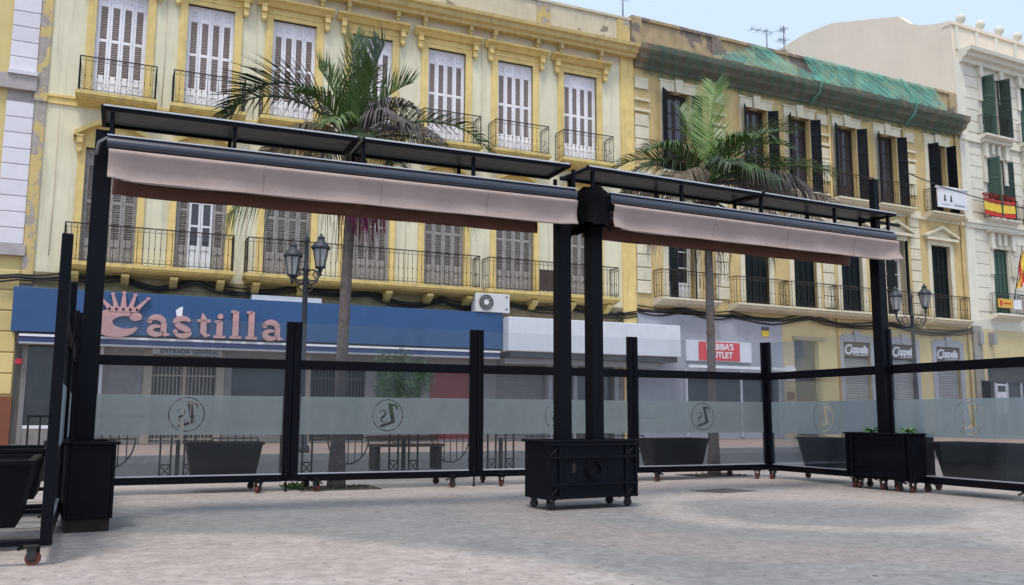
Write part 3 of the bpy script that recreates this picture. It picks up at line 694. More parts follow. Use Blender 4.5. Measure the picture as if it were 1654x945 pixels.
def stucco(H, ped):
    mb = MB()
    for s in (-1, 1):
        x0, x1 = sorted((s * .60, s * .82)); mb.box(x0, x1, -.05, .2, 0, H + .02)
    if not ped:
        mb.box(-.82, -.18, -.055, .2, H, H + .34); mb.box(.18, .82, -.055, .2, H, H + .34)
        mb.box(-.88, -.2, -.09, 0, H + .34, H + .40); mb.box(.2, .88, -.09, 0, H + .34, H + .40); mb.prism([(-.13, H - .02), (.13, H - .02), (.19, H + .50), (-.19, H + .50)], 'y', -.12, .1)
    else:
        mb.box(-.82, .82, -.055, .2, H, H + .2); mb.box(-1.0, 1.0, -.22, 0, H + .2, H + .32)
        for s in (-1, 1): mb.prism([(s * 1.05, H + .32), (s * 1.05, H + .42), (0, H + .86), (0, H + .74)], 'y', -.24, 0)
        mb.prism([(-.95, H + .32), (.95, H + .32), (0, H + .74)], 'y', -.05, 0)
    return mb.mesh('window_surround', 'b2stone')
s2u, s2l = stucco(3.15, False), stucco(3.25, True)
def shutter_leaf(wd, H, m):
    mb = MB(); mb.box(0, .06, 0, .045, 0, H); mb.box(wd - .06, wd, 0, .045, 0, H)
    for a, b in ((0, .12), (H * .3, H * .3 + .1), (H * .64, H * .64 + .1), (H - .12, H)): mb.box(.06, wd - .06, .003, .042, a, b)
    n = int(H / .085)
    for k in range(n):
        z = .04 + k * .085; mb._add([(.06, .006, z), (wd - .06, .006, z), (wd - .06, .038, z + .07), (.06, .038, z + .07)], [(0, 1, 2, 3)])
    mb.box(.06, wd - .06, .04, .044, .1, H - .1)
    return mb.mesh('shutter_leaf', m)
lf_dk = shutter_leaf(.40, 3.1, 'shut_dark'); lf_gr = shutter_leaf(.30, 3.2, 'shut_green')
def french(parent, x, z, H, wm='brownwood', y=.24, name='french_door', w2=.58):
    mb = MB(); mb.box(-w2, -w2 + .05, 0, .08, 0, H); mb.box(w2 - .05, w2, 0, .08, 0, H); mb.box(-w2 + .05, w2 - .05, 0, .08, H - .06, H)
    for a, b in ((-w2 + .06, -.012), (.012, w2 - .06)):
        mb.box(a, a + .055, .02, .065, 0, H - .06); mb.box(b - .055, b, .02, .065, 0, H - .06)
        for z0, z1 in ((0, .1), (.6, .7), (1.22, 1.26), (1.82, 1.86), (2.42, 2.46), (H - .14, H - .06)): mb.box(a + .055, b - .055, .02, .06, z0, z1)
        mb.box(a + .055, b - .055, .03, .05, .1, .6)
    d = mb.build(name, wm, parent, (x, y, z))
    for a, b in ((-w2 + .115, -.067), (.067, w2 - .115)): MB().box(a, b, .045, .05, .7, H - .14).build('pane', 'winglass', d)
    return d
def slab2(wd, dp):
    mb = MB(); mb.prism([(0, 0), (-dp, 0), (-dp, -.07), (-dp + .1, -.1), (-dp + .14, -.16), (-.1, -.26), (0, -.26)], 'x', 0, wd); return mb.mesh('balcony', 'b2stone')
sl2 = slab2(2.1, .5)
mb = MB(); railing(mb, 1.98, .44, 1.0, .16, True, True, .008); rl2 = mb.mesh('railing', 'iron_rust')
for i, a in enumerate(A2U):
    link('window_surround', s2u, b2, (a, 0, 9.8)); d = french(b2, a, 9.8, 3.15)
    for s, ang in ((-1, R(-146 + 9 * (i % 3))), (1, R(-32 - 9 * (i % 2)))):
        if i == 5: ang = R(-62 if s < 0 else -75)
        link('shutter_leaf', lf_dk, d, (s * .58, -.31, .02), ang)
    b = link('balcony', sl2, b2, (a - 1.05, 0, 9.8)); link('railing', rl2, b, (.06, 0, 0))
for i, a in enumerate(A2L):
    link('window_surround', s2l, b2, (a, 0, 5.15))
    if i in (0, 4):
        d = french(b2, a, 5.15, 3.2, 'white')
        link('shutter_leaf', lf_gr, d, (-.56, -.3, .02), R(-50)); link('shutter_leaf', lf_gr, d, (.58, -.3, .02), R(-125))
    else:
        mb = MB(); mb.box(-.60, .60, .05, .1, 3.2, 3.25); mb.box(-.6, .6, .1, .14, 0, 3.2); d = mb.build('shutter_door', 'shut_green', b2, (a, .1, 5.15))
        for k in range(4): link('shutter_leaf', lf_gr, d, (-.60 + k * .30, .03, 0))
for u0, u1 in ((.72, 3.35), (4.1, 6.72), (6.80, 9.26), (9.36, 11.9), (12.0, 14.46), (14.7, 17.1)):
    b = link('balcony', slab2(u1 - u0, .6), b2, (u0, 0, 5.15)); mb = MB(); railing(mb, u1 - u0 - .1, .46, 1.0, .17, True, True, .008); mb.build('railing', 'iron_rust', b, (.05, 0, 0))
# ground floor
MB().box(.0, 6.62, -.10, .4, .2, 4.62).build('grey_cladding', 'lilac', b2)
hs2 = [(7.28, 8.55, .22, 3.95), (9.85, 11.35, .22, 3.98), (12.55, 14.0, .22, 3.98), (15.25, 16.75, .22, 3.98)]
mb = MB(); wall(mb, 6.62, 17.64, .2, 4.75, hs2, -.02, .38); mb.build('ground_wall', 'b2low', b2)
MB().box(7.28, 8.55, .2, .26, 1.9, 3.95).build('door_fanlight', 'shop_dark', b2)
dd = MB().box(7.28, 8.55, .16, .26, .22, 1.88).build('door_leaf', 'door_brown', b2)
MB().box(7.2, 8.9, -.08, .0, 3.96, 4.08).build('door_lintel', 'beige_pier', b2)
for u0, u1 in ((9.85, 11.35), (12.55, 14.0), (15.25, 16.75)):
    mb = MB(); mb.box(u0 - .22, u0, -.07, .1, .2, 4.2); mb.box(u1, u1 + .22, -.07, .1, .2, 4.2); mb.box(u0, u1, -.07, .1, 3.98, 4.28); mb.prism([((u0 + u1) / 2 - .12, 4.0), ((u0 + u1) / 2 + .12, 4.0), ((u0 + u1) / 2 + .17, 4.42), ((u0 + u1) / 2 - .17, 4.42)], 'y', -.12, -.05)
    mb.build('door_surround', 'lilac', b2)
    roller(b2, u0, u1, .22, 3.35, .12)
for k, (u0, u1) in enumerate(((9.85, 11.35), (12.55, 14.0), (15.25, 16.75))):
    wh = ('nearest the street door', 'behind the right awning pole', 'beside the bare grey pier')[k]
    s = thing('shutter_sign', 'taupe sign with white script over the shutter ' + wh, 'sign', B2O, B2R)
    MB().box(u0 + .01, u1 - .01, .0, .1, 3.40, 3.96).build('board', 'copsign', s)
    link('lettering', text_mesh('capital_c', 'C', .56, 'box_white', .004, .016, .25, 1.0), s, (u0 + .06, -.006, 3.50)); link('lettering', text_mesh('script', 'oppelia', .42, 'box_white', .004, .018, .25, .92, .88), s, (u0 + .42, -.006, 3.57))
    sw = MB(); ribbon(sw, [(u0 + .75, 3.47, .02), (u0 + 1.1, 3.49, .035), (u1 - .06, 3.50, .025)], -.01, -.002); sw.build('swash', 'box_white', s)
hb = thing('shop_sign', 'red sign with white lettering behind the second palm trunk', 'shop sign', B2O, B2R)
MB().box(2.55, 4.4, -.24, -.19, 3.02, 3.68).build('board', 'signred', hb); MB().box(2.0, 5.0, -.185, -.102, 2.98, 3.72).build('backing', 'box_white', hb)
link('lettering', text_mesh('habiba', "HABIBA'S\nOUTLET", .31, 'white', .004, .008, 0, 1.0, 1.0, 'CENTER'), hb, (3.47, -.246, 3.41))
o = tag(MB().box(1.9, 6.9, -.46, -.38, 2.72, 2.82).build('tube_light', 'white', None, B2O, B2R), 'long white tube along the top of the outlet shop window', 'lamp')
MB().box(2.0, 6.4, -.115, -.103, .5, 2.6).build('shop_window', 'shopglass', b2)
for u in (2.0, 3.1, 4.5, 6.35): MB().box(u - .05, u + .05, -.16, -.116, .3, 2.68).build('window_post', 'alu', b2)
o = tag(MB().box(5.6, 5.95, -.12, -.103, 4.0, 4.36).build('alarm_notice', 'flagyel', None, B2O, B2R), 'yellow and dark notice high on the lilac wall', 'sign')
MB().box(5.6, 5.95, -.125, -.1, 4.22, 4.36).build('notice_head', 'shop_dark', o)
o = tag(MB().box(6.85, 7.2, -.045, -.021, 1.65, 1.95).build('notice', 'brownbase', None, B2O, B2R), 'small dark red poster left of the street door', 'sign')
o = tag(MB().box(6.8, 7.22, -.045, -.021, 2.35, 2.95).build('notice', 'white', None, B2O, B2R), 'white paper notices on the wall left of the street door', 'sign')
# cloth on first upper balcony, banner on last one
mb = MB(); 
for k in range(8):
    x0, x1 = 1.75 + k * .13, 1.75 + (k + 1) * .13; y0 = -.52 - .03 * math.sin(k * 1.7); y1 = -.52 - .03 * math.sin((k + 1) * 1.7)
    mb._add([(x0, y0, 10.0 + .05 * (k % 3)), (x1, y1, 10.0 + .05 * ((k + 1) % 3)), (x1, y1, 10.8), (x0, y0, 10.8), (x0, y0 + .02, 10.8), (x1, y1 + .02, 10.8)], [(0, 1, 2, 3), (3, 2, 5, 4)])
tag(mb.build('hanging_cloth', 'maroon', None, B2O, B2R), 'maroon cloth hung over the balcony behind the second palm crown', 'cloth')
bn = thing('balcony_banner', 'white banner with two dark figures on the upper balcony with open shutters', 'banner', B2O, B2R)
MB().box(15.3, 17.2, -.56, -.51, 9.98, 10.85).build('sheet', 'white', bn)
mb = MB(); mb.tube([(15.27, -.54, 10.86), (17.23, -.54, 10.86)], .07, 8); mb.build('roll', 'white', bn)
for x in (15.75, 16.15):
    mb = MB(); mb.lathe([(.03, .0), (.09, .06), (.05, .16), (.07, .22), (.03, .3)], (0, 0, 0), 8); mb.build('printed_figure', 'black', bn, (x, -.562, 10.25)).scale = (.8, .06, 1)
MB().box(16.3, 17.0, -.564, -.561, 10.10, 10.17).build('print_line', 'shutter', bn); MB().box(15.5, 16.1, -.564, -.561, 10.10, 10.13).build('print_line', 'shutter', bn)

# ---------------------------------------------------------------- debris net
nt_ = thing('debris_net', 'green debris netting wrapped over the weathered cornice', 'net', B2O, B2R)
rnd = random.Random(5)
def sheet(name, u0, u1, prof, m, step=.3, jig=.05, rag=0.0, cut=None):
    n = int((u1 - u0) / step); vs = []; fs = []; k = len(prof)
    for i in range(n + 1):
        u = u0 + (u1 - u0) * i / n
        for j, (y, z) in enumerate(prof):
            yy, zz = y + rnd.uniform(-jig, jig) * .6, z + rnd.uniform(-jig, jig)
            if j == k - 1: zz += rag * (math.sin(u * 3.1) * .6 + rnd.uniform(-1, 1) * .5)
            if cut: yy, zz = cut(u, j, yy, zz)
            vs.append((u, yy, zz))
    for i in range(n):
        for j in range(k - 1): fs.append((i * k + j, (i + 1) * k + j, (i + 1) * k + j + 1, i * k + j + 1))
    mb = MB(); mb._add(vs, fs, True); return mb.build(name, m, nt_)
sheet('wrapped_skirt', .35, 17.3, [(-.72, 14.30), (-.74, 14.1), (-.62, 13.92), (-.44, 13.74), (-.22, 13.52), (-.1, 13.38)], 'net_shaded', .7, .03, .10)
sheet('draped_sheet', 8.3, 16.1, [(-.06, 15.62), (-.2, 15.3), (-.42, 14.9), (-.62, 14.55), (-.73, 14.33)], 'net', .3, .05)
def tri(u, j, y, z):
    lim = 14.40 + max(0, 1.22 - abs(u - 6.0) * .42); zz = min(z, lim); t = (lim - 14.33) / 1.3; return (min(y, -.05) if zz == z else -.72 + .65 * (zz - 14.33) / 1.3, zz)
sheet('draped_corner', 3.1, 8.9, [(-.06, 15.62), (-.2, 15.3), (-.42, 14.9), (-.62, 14.55), (-.73, 14.33)], 'net', .3, .03, 0, tri)
for u in (8.5, 14.0):
    mb = MB(); mb.tube([(u, -.1, 15.6), (u + .1, -.76, 14.34), (u + .05, -.66, 13.9), (u, -.14, 13.5)], .05, 6); mb.build('tie_rope', 'net', nt_)

# ---------------------------------------------------------------- PALE BUILDING
b3 = thing('pale_stone_building', 'pale stone building with green shutters and a bare side wall at right', 'building', B3O, B3R)
A3 = [2.4, 5.25, 8.1]
hs3 = [(a - .58, a + .58, 13.85, 16.72) for a in A3] + [(a - .6, a + .6, 9.95, 12.85) for a in A3] + [(a - .55, a + .55, 5.6, 8.6) for a in A3]
mb = MB(); wall(mb, .02, 12, 4.9, 17.5, hs3, 0, .4); mb.build('wall', 'b3wall', b3)
# ashlar courses (joints recessed between proud courses)
def piers(z0, z1, hw):
    edges = [.62] + [v for a in A3 for v in (a - hw, a + hw)] + [12]
    return [(edges[i], edges[i + 1]) for i in range(0, len(edges), 2)]
for z0, z1, hw in ((5.7, 9.3, .85), (10.2, 13.2, .9), (13.95, 16.9, .85)):
    z = z0
    while z < z1:
        for a, b in piers(z0, z1, hw): MB().box(a, b, -.03, 0, z, min(z + .50, z1)).build('ashlar_course', 'b3wall', b3, bevel=.01)
        z += .535
MB().box(.0, .6, -.06, 0, .3, 17.3).build('corner_pilaster', 'b3wall', b3)
gp = [(.0, 17.3), (.0, 19.1), (.6, 19.2), (1.6, 19.5), (2.2, 19.85), (2.8, 20.45), (3.0, 20.5), (6.9, 21.75), (8.9, 21.9), (10.6, 21.75), (18, 20.3), (18, .2), (.0, .2)]
mb = MB(); mb.prism([(y + .001, z) for y, z in gp], 'x', -.01, .5); mb.build('side_wall', 'b3side', b3)
MB().box(.5, 12, .42, 16, .2, 18.4).build('building_core', 'b3side', b3)
mb = MB(); mb.prism([(.1, 17.15), (-.2, 17.15), (-.26, 17.32), (-.45, 17.38), (-.5, 17.52), (-.68, 17.56), (-.72, 17.72), (.1, 17.75)], 'x', .3, 12); mb.build('cornice', 'b3wall', b3)
mb = MB(); mb.box(.0, 12, .0, .42, 17.75, 18.9); mb.box(-.04, 12, -.08, .45, 18.9, 19.05); mb.build('parapet', 'b3side', b3)
for k in range(8): MB().box(.2 + k * 1.42, .42 + k * 1.42, -.06, .0, 17.76, 18.9).build('parapet_pier', 'b3wall', b3)
bm_ = MB().lathe([(.09, 0), (.06, .08), (.05, .14), (.13, .19), (.20, .30), (.22, .40), (.19, .52), (.1, .60), (.02, .62)], (0, 0, 0), 14).mesh('ball_finial', 'b3wall')
for k in range(7): link('ball_finial', bm_, b3, (.93 + k * 1.4, .15, 19.05))
# hoods, consoles
for a in A3:
    for z, top in ((16.72, 17.15), (12.85, 13.6), (8.6, 9.4)):
        mb = MB()
        for s in (-1, 1):
            x0, x1 = sorted((s * .62, s * .86)); mb.box(x0, x1, -.10, .1, z - 1.2, z); mb.box(x0, x1, -.22, 0, z, top - .02)
            mb.lathe([(.04, -.1), (.1, -.04), (.1, .05), (.04, .1)], ((x0 + x1) / 2, -.16, z - .02), 8)
        mb.box(-.62, .62, -.06, .1, z, z + .2)
        if z < 16: mb.prism([(0, top - .12), (-.3, top - .1), (-.36, top), (0, top + .06)], 'x', -1.0, 1.0); mb.box(-.3, -.12, -.18, 0, z + .15, top - .12); mb.box(.12, .3, -.18, 0, z + .15, top - .12)
        mb.build('window_hood', 'b3wall', b3, (a, 0, 0))
MB().box(0, 12, -.12, 0, 13.45, 13.72).build('string_course', 'b3wall', b3)
MB().box(0, 12, -.2, 0, 9.62, 9.80).build('string_course', 'b3wall', b3); MB().box(0, 12, -.12, 0, 9.42, 9.62).build('string_course', 'b3wall', b3)
lf3 = shutter_leaf(.56, 2.85, 'b3green'); lf3d = shutter_leaf(.56, 2.85, 'b3greend'); lf3h = shutter_leaf(.29, 2.95, 'b3green')
sl3 = MB().prism([(0, 0), (-.45, 0), (-.45, -.08), (-.3, -.16), (0, -.3)], 'x', 0, 2.1).mesh('balcony', 'b3wall')
mb = MB(); railing(mb, 1.98, .38, .92, .12, False, False, .010); rl3 = mb.mesh('railing', 'iron')
for i, a in enumerate(A3):
    for z, kind in ((13.85, 0), (9.95, 1), (5.6, 2)):
        b = link('balcony', sl3, b3, (a - 1.05, 0, z)); link('railing', rl3, b, (.06, 0, 0))
        if kind == 2 or (kind == 0 and i == 1):
            H = 2.95; d = MB().box(-.56, .56, .1, .14, 0, H).build('shutter_door', 'b3green', b3, (a, .08, z))
            for k in range(4): link('shutter_leaf', lf3h, d, (-.575 + k * .29, .02, 0))
        else:
            d = french(b3, a, z, 2.85, 'white', .24, 'french_door', .56)
            link('shutter_leaf', lf3 if kind else lf3, d, (-.57, -.26, .02), R(-72)); link('shutter_leaf', lf3d, d, (.58, -.26, .02), R(-20 if kind else -70))
# ground floor of the pale building
mb = MB(); wall(mb, .02, 12, .2, 4.9, [(.95, 6.8, .3, 3.3)], 0, .4); mb.build('ground_wall', 'b2low', b3)
MB().box(.0, .55, -.12, -.001, .2, 5.0).build('bare_pier', 'concrete', b3)
MB().box(.95, 6.8, .12, .2, 2.55, 3.3).build('shop_header', 'shop_dark', b3); MB().box(.9, 6.9, -.05, -.001, 3.32, 3.5).build('shop_lintel', 'b3wall', b3)
po = MB().box(1.62, 2.33, .10, .115, 1.2, 2.5).build('poster', 'white', b3); MB().box(1.7, 2.25, .094, .0995, 2.15, 2.42).build('poster_head', 'shop_dark', po); MB().prism([(1.75, 1.25), (2.05, 1.25), (2.1, 1.6), (1.98, 1.95), (1.86, 1.95), (1.78, 1.7)], 'y', .094, .0995).build('poster_figure', 'mauve', po)
MB().box(.95, 6.8, .18, .24, .3, 2.55).build('shop_window', 'shopglass', b3)
for u in (1.0, 1.55, 2.4, 3.4, 5.0): MB().box(u - .05, u + .05, .1, .18, .3, 2.55).build('window_post', 'alu', b3)
for u in (.35, 1.25): 
    MB().box(u - .1, u + .12, -.26, -.12 if u < .6 else -.001, 4.2, 4.75).build('meter_box', 'shutter', b3)
o = tag(MB().box(.3, .78, -.2, -.121, 1.5, 2.6).build('wall_cabinet', 'shut_dark', None, B3O, B3R), 'dark cabinet on the bare pier beside the right hand shop', 'cabinet')
# flags, plates
def drape(name, x0, x1, label, frame):
    d = thing(name, label, 'flag', *frame)
    for zz0, zz1, m in ((10.62, 10.78, 'flagred'), (10.22, 10.62, 'flagyel'), (10.02, 10.22, 'flagred')):
        mb = MB(); n = 14; vs = []; fs = []
        for k in range(n + 1):
            x = x0 + (x1 - x0) * k / n; y = -.46 - .035 * math.sin(k * 1.9); sag = -.05 * math.sin(k / n * math.pi)
            vs += [(x, y - .02, zz0 + sag), (x, y, zz1 + sag)]
        for k in range(n): fs.append((2 * k, 2 * k + 2, 2 * k + 3, 2 * k + 1))
        o2 = len(vs); vs += [(v[0], v[1] + .012, v[2]) for v in vs]; fs += [tuple(i + o2 for i in f)[::-1] for f in fs]
        mb._add(vs, fs, True); mb.build('red_band' if m == 'flagred' else 'yellow_band', m, d)
    return d
drape('draped_flag', .85, 2.95, 'red and yellow striped flag draped on the balcony below red flowers', (B3O, B3R))
drape('draped_flag', 3.95, 5.8, 'red and yellow flag cut by the right edge of the picture', (B3O, B3R))
def tuft(mb, c, r, n, ls, rnd, zs=1.0):
    for k in range(n):
        d = Vector((rnd.gauss(0, 1), rnd.gauss(0, 1), rnd.gauss(0, 1))).normalized() * r * rnd.random() ** .4; p = Vector(c) + Vector((d.x, d.y, d.z * zs))
        a = Vector((rnd.uniform(-1, 1), rnd.uniform(-1, 1), rnd.uniform(-.3, 1))).normalized(); s = a.cross(Vector((rnd.uniform(-1, 1), rnd.uniform(-1, 1), rnd.uniform(-1, 1)))).normalized()
        l = ls * rnd.uniform(.6, 1.3); mb._add([p - s * l * .3, p + a * l * .5 - s * l * .1, p + a * l, p + s * l * .3], [(0, 1, 2, 3)])
rf = random.Random(2)
for x0, x1, lb in ((.85, 3.0, 'row of red flowers along the railing above the draped flag'), (3.9, 5.8, 'red flowers on the balcony at the right edge of the picture')):
    mb = MB()
    for k in range(26): tuft(mb, (x0 + (x1 - x0) * k / 25, -.44, 10.90 + .06 * math.sin(k * 2.2)), .12, 12, .1, rf)
    tag(mb.build('flower_row', 'flower', None, B3O, B3R), lb, 'flowers')
fl = thing('pole_flag', 'small flag hanging from a slanted pole on the lower green door balcony', 'flag', B3O, B3R)
mb = MB(); mb.tube([(2.45, -.42, 6.0), (2.85, -.76, 8.7)], .02, 6); mb.build('flag_pole', 'iron', fl)
mb = MB()
for j, mi in ((0, 0), (1, 1), (2, 1), (3, 0)):
    mb.m(mi)
    for k in range(10):
        z0, z1 = 8.5 - k * .17, 8.5 - (k + 1) * .17; wv = lambda z: .06 * math.sin(z * 5)
        wd0, wd1 = (.16 if k < 9 else .12), (.16 if k < 8 else .08)
        px = lambda z: 2.83 - (8.5 - z) * .15; py = lambda z: -.74 + (8.5 - z) * .12
        mb._add([(px(z0) + j * wd0 * .75, py(z0) + wv(z0 + j), z0), (px(z0) + (j + 1) * wd0 * .75, py(z0) + wv(z0 + j + 1), z0 - .03), (px(z1) + (j + 1) * wd1 * .75, py(z1) + wv(z1 + j + 1), z1 - .03), (px(z1) + j * wd1 * .75, py(z1) + wv(z1 + j), z1)], [(0, 1, 2, 3)])
mb.build('flag_cloth', ['flagred', 'flagyel'], fl)
o = tag(MB().box(1.35, 2.35, -.46, -.42, 5.85, 6.25).build('balcony_plate', 'orange_sign', None, B3O, B3R), 'amber plate fixed to the lower balcony railing under the pole flag', 'sign')
MB().box(1.45, 1.61, -.468, -.461, 5.93, 6.17).build('emblem', 'flagred', o)
MB().box(1.71, 2.23, -.466, -.461, 6.02, 6.08).build('print_line', 'flagred', o)
tag(MB().box(2.42, 2.95, -.46, -.42, 5.83, 6.25).build('balcony_plate', 'white', None, B3O, B3R), 'white plate next to the amber plate on the lower balcony', 'sign')

# ---------------------------------------------------------------- antennas
def antenna(loc, h, arms, label, tilt=0):
    t = thing('roof_antenna', label, 'antenna', loc, YR)
    mb = MB(); mb.tube([(0, 0, 0), (tilt, 0, h)], .03, 6); mb.build('mast', 'steel', t)
    mb = MB()
    for z, L, n in arms:
        mb.bar((-L, 0, z), (L * .3, 0, z + .05), .025)
        for k in range(n): x = -L + L * 1.3 * k / max(1, n - 1); mb.bar((x, -.25, z), (x, .25, z), .016); mb.bar((x, 0, z - .14), (x, 0, z + .14), .016)
    mb.build('boom', 'steel', t); return t
antenna(yl(18.4, -1.5, 15.3), 2.4, [(1.75, .9, 7)], 'thin roof antenna where the cream and ochre buildings meet')
antenna(B2O + Vector((math.cos(B2R) * 7.6 - math.sin(B2R) * 1.2, math.sin(B2R) * 7.6 + math.cos(B2R) * 1.2, 15.2)), 1.9, [(1.75, .8, 4)], 'roof antenna with a dark mast left of the bare side wall')
antenna(B2O + Vector((math.cos(B2R) * 9.5 - math.sin(B2R) * 2.2, math.sin(B2R) * 9.3 + math.cos(B2R) * 2.2, 15.2)), 2.8, [(1.6, .35, 4), (2.1, .3, 4), (2.6, .2, 4)], 'roof antenna with several stacked booms before the bare side wall')

# ---------------------------------------------------------------- castors
wheel_me = MB().tube([(-.022, 0, 0), (.022, 0, 0)], .046, 14, True).mesh('wheel', 'orange')
hub_me = MB().tube([(-.026, 0, 0), (.026, 0, 0)], .029, 10, True).mesh('hub', 'rubber')
mb = MB(); mb.box(-.05, .05, -.05, .05, .125, .14); mb.box(-.036, -.028, -.03, .03, .04, .126); mb.box(.028, .036, -.03, .03, .04, .126); mb.bar((.0, -.05, .125), (.0, -.10, .105), .02)
fork_me = mb.mesh('castor', 'rubber')
dwheel_me = MB().tube([(-.02, 0, 0), (.02, 0, 0)], .045, 12, True).mesh('wheel', 'rubber')
def castor(parent, x, y, ang, dark=False, zs=1.0):
    c = link('castor', fork_me, parent, (x, y, 0), ang)
    link('wheel', dwheel_me if dark else wheel_me, c, (0, 0, .0465)); link('hub', hub_me, c, (0, 0, .0465)); return c

# ---------------------------------------------------------------- GLASS FENCE
PW = 2.645
def curve_fill(name, polys, m):
    cu = bpy.data.curves.new(name, 'CURVE'); cu.dimensions = '2D'; cu.fill_mode = 'BOTH'; cu.extrude = .0012
    for p in polys:
        s = cu.splines.new('POLY'); s.points.add(len(p) - 1); s.use_cyclic_u = True
        for q, (x, y) in zip(s.points, p): q.co = (x, y, 0, 1)
    o = bpy.data.objects.new(name, cu); COL.objects.link(o)
    dg = bpy.context.evaluated_depsgraph_get(); dg.update(); me = bpy.data.meshes.new_from_object(o.evaluated_get(dg))
    bpy.data.objects.remove(o); bpy.data.curves.remove(cu)
    for v in me.vertices: v.co = Vector((v.co.x, -v.co.z, v.co.y))
    me.materials.clear(); me.materials.append(M[m]); return me
def ribbon_outline(pts):
    n = len(pts); L = []; Rr = []
    for i, (x, z, wd) in enumerate(pts):
        a = pts[max(i - 1, 0)]; b = pts[min(i + 1, n - 1)]; d = Vector((b[0] - a[0], b[1] - a[1])).normalized(); nn = Vector((-d.y, d.x)) * wd / 2
        L.append((x + nn.x, z + nn.y)); Rr.append((x - nn.x, z - nn.y))
    return L + Rr[::-1]
LR = .222
Lout = [(.0, .78), (.28, .76), (.5, .72), (.66, .56), (.62, .36), (.52, .38), (.54, .52), (.43, .61), (.31, .60), (.50, -.42), (.1, -.58), (-.34, -.74), (-.52, -.68), (-.42, -.54), (.0, -.44), (.21, -.33)]
Sout = ribbon_outline([(-.50, .16, .05), (-.46, .28, .06), (-.30, .34, .07), (-.13, .26, .1), (-.12, .10, .14), (-.24, -.03, .16), (-.38, -.14, .14), (-.42, -.28, .1), (-.28, -.40, .07), (-.10, -.36, .06), (-.06, -.24, .05)])
def film(x0, x1, cxl):
    circ = lambda r: [(cxl + r * math.cos(2 * math.pi * k / 40), 1.0 + r * math.sin(2 * math.pi * k / 40)) for k in range(40)]
    polys = [[(x0, .74), (x1, .74), (x1, 1.245), (x0, 1.245)], circ(LR), circ(LR - .014), [(cxl + x * LR, .995 + z * LR) for x, z in Lout], [(cxl + x * LR, .995 + z * LR) for x, z in Sout]]
    return curve_fill('frosted_band', polys, 'frost')
film_me = film(.115, PW - .115, PW / 2)
post_me = MB().box(-.05, .05, -.036, .036, .13, 2.25).mesh('post', 'navy', .005)
trail_me = MB().box(.1, PW - .1, -.028, .028, 1.61, 1.735).mesh('top_rail', 'navy', .004)
brail_me = MB().box(.1, PW - .1, -.028, .028, .125, .215).mesh('bottom_rail', 'navy', .004)
pane_me = MB().box(.105, PW - .105, -.004, .004, .22, 1.605).mesh('lower_pane', 'pane')
upane_me = MB().box(.105, PW - .105, .012, .020, 1.74, 2.235).mesh('upper_pane', 'pane_up')
trim_me = MB().box(.105, PW - .105, -.012, .012, .2165, .232).mesh('glazing_bead', 'alu')
mb = MB(); mb.box(-.03, .03, -.26, .60, .13, .17); arm_me = mb.mesh('base_arm', 'navy', .004)
arm_out = MB().box(-.03, .03, -.04, .80, .13, .17).mesh('base_arm', 'navy', .004)
rod_me = MB().tube([(0, 0, .004), (0, 0, .30)], .012, 6).mesh('foot_rod', 'navy'); mb = MB(); mb.tube([(0, 0, .0), (0, 0, .012)], .025, 8); mb.box(-.012, .06, -.01, .01, .3, .32); rod2 = mb.mesh('rod_foot', 'navy')
def fence_panel(loc, rot, label, i, sl_=1.0, arms=None, cy=(-.20, .53)):
    t = thing('glass_fence_panel', label, 'fence panel', loc, rot, 'wheeled glass windbreak panels'); t.scale = (sl_, 1, 1)
    rr = random.Random(i)
    for x in (.05, PW - .05): link('post', post_me, t, (x, 0, 0))
    link('top_rail', trail_me, t); link('bottom_rail', brail_me, t); link('glazing_bead', trim_me, t)
    p = link('lower_pane', pane_me, t); link('frosted_band', film_me, p, (0, -.0075, 0)); link('upper_pane', upane_me, t)
    for x in (arms or (.32, PW - .42)):
        link('base_arm', arm_out if cy[0] > 0 else arm_me, t, (x, 0, 0)); castor(t, x, cy[0], rr.uniform(0, 6)); castor(t, x, cy[1], rr.uniform(0, 6))
    r_ = link('foot_rod', rod_me, t, (PW - .05, -.075, 0)); link('rod_foot', rod2, r_)
    return t
def fl_(u, n=0): return FO + Vector((math.cos(FR), math.sin(FR), 0)) * u + Vector((math.sin(FR), -math.cos(FR), 0)) * n
US = [-2.68, -.03, 2.62, 5.24]
LB = ['glass fence panel in front of the crown sign, left of the palm trunk', 'glass fence panel in front of the first palm trunk', 'glass fence panel behind the twin awning poles', 'glass fence panel in front of the second palm trunk']
for i, u in enumerate(US): fence_panel(fl_(u), FR, LB[i], i)
corner = fl_(7.86); RR = FR - R(90)
rd = Vector((math.cos(RR), math.sin(RR), 0))
fence_panel(corner + rd * .02, RR, 'glass fence panel left of the right awning pole, just past the corner', 10)
fence_panel(corner + rd * 2.64, RR, 'glass fence panel with a pale see-through emblem at the right edge', 11)
near = Vector((-3.10, 6.15, 0)); LRr = R(115.0); ld = Vector((math.cos(LRr), math.sin(LRr), 0))
fence_panel(near, LRr, 'glass fence panel seen edge on, its post nearest the camera', 12, 1.0, (.06, PW - .42), (.07, .72))
fence_panel(near + ld * 2.63, LRr, 'glass fence panel seen edge on, behind the nearest one at left', 13, 1.0, (.06, PW - .42), (.07, .72))
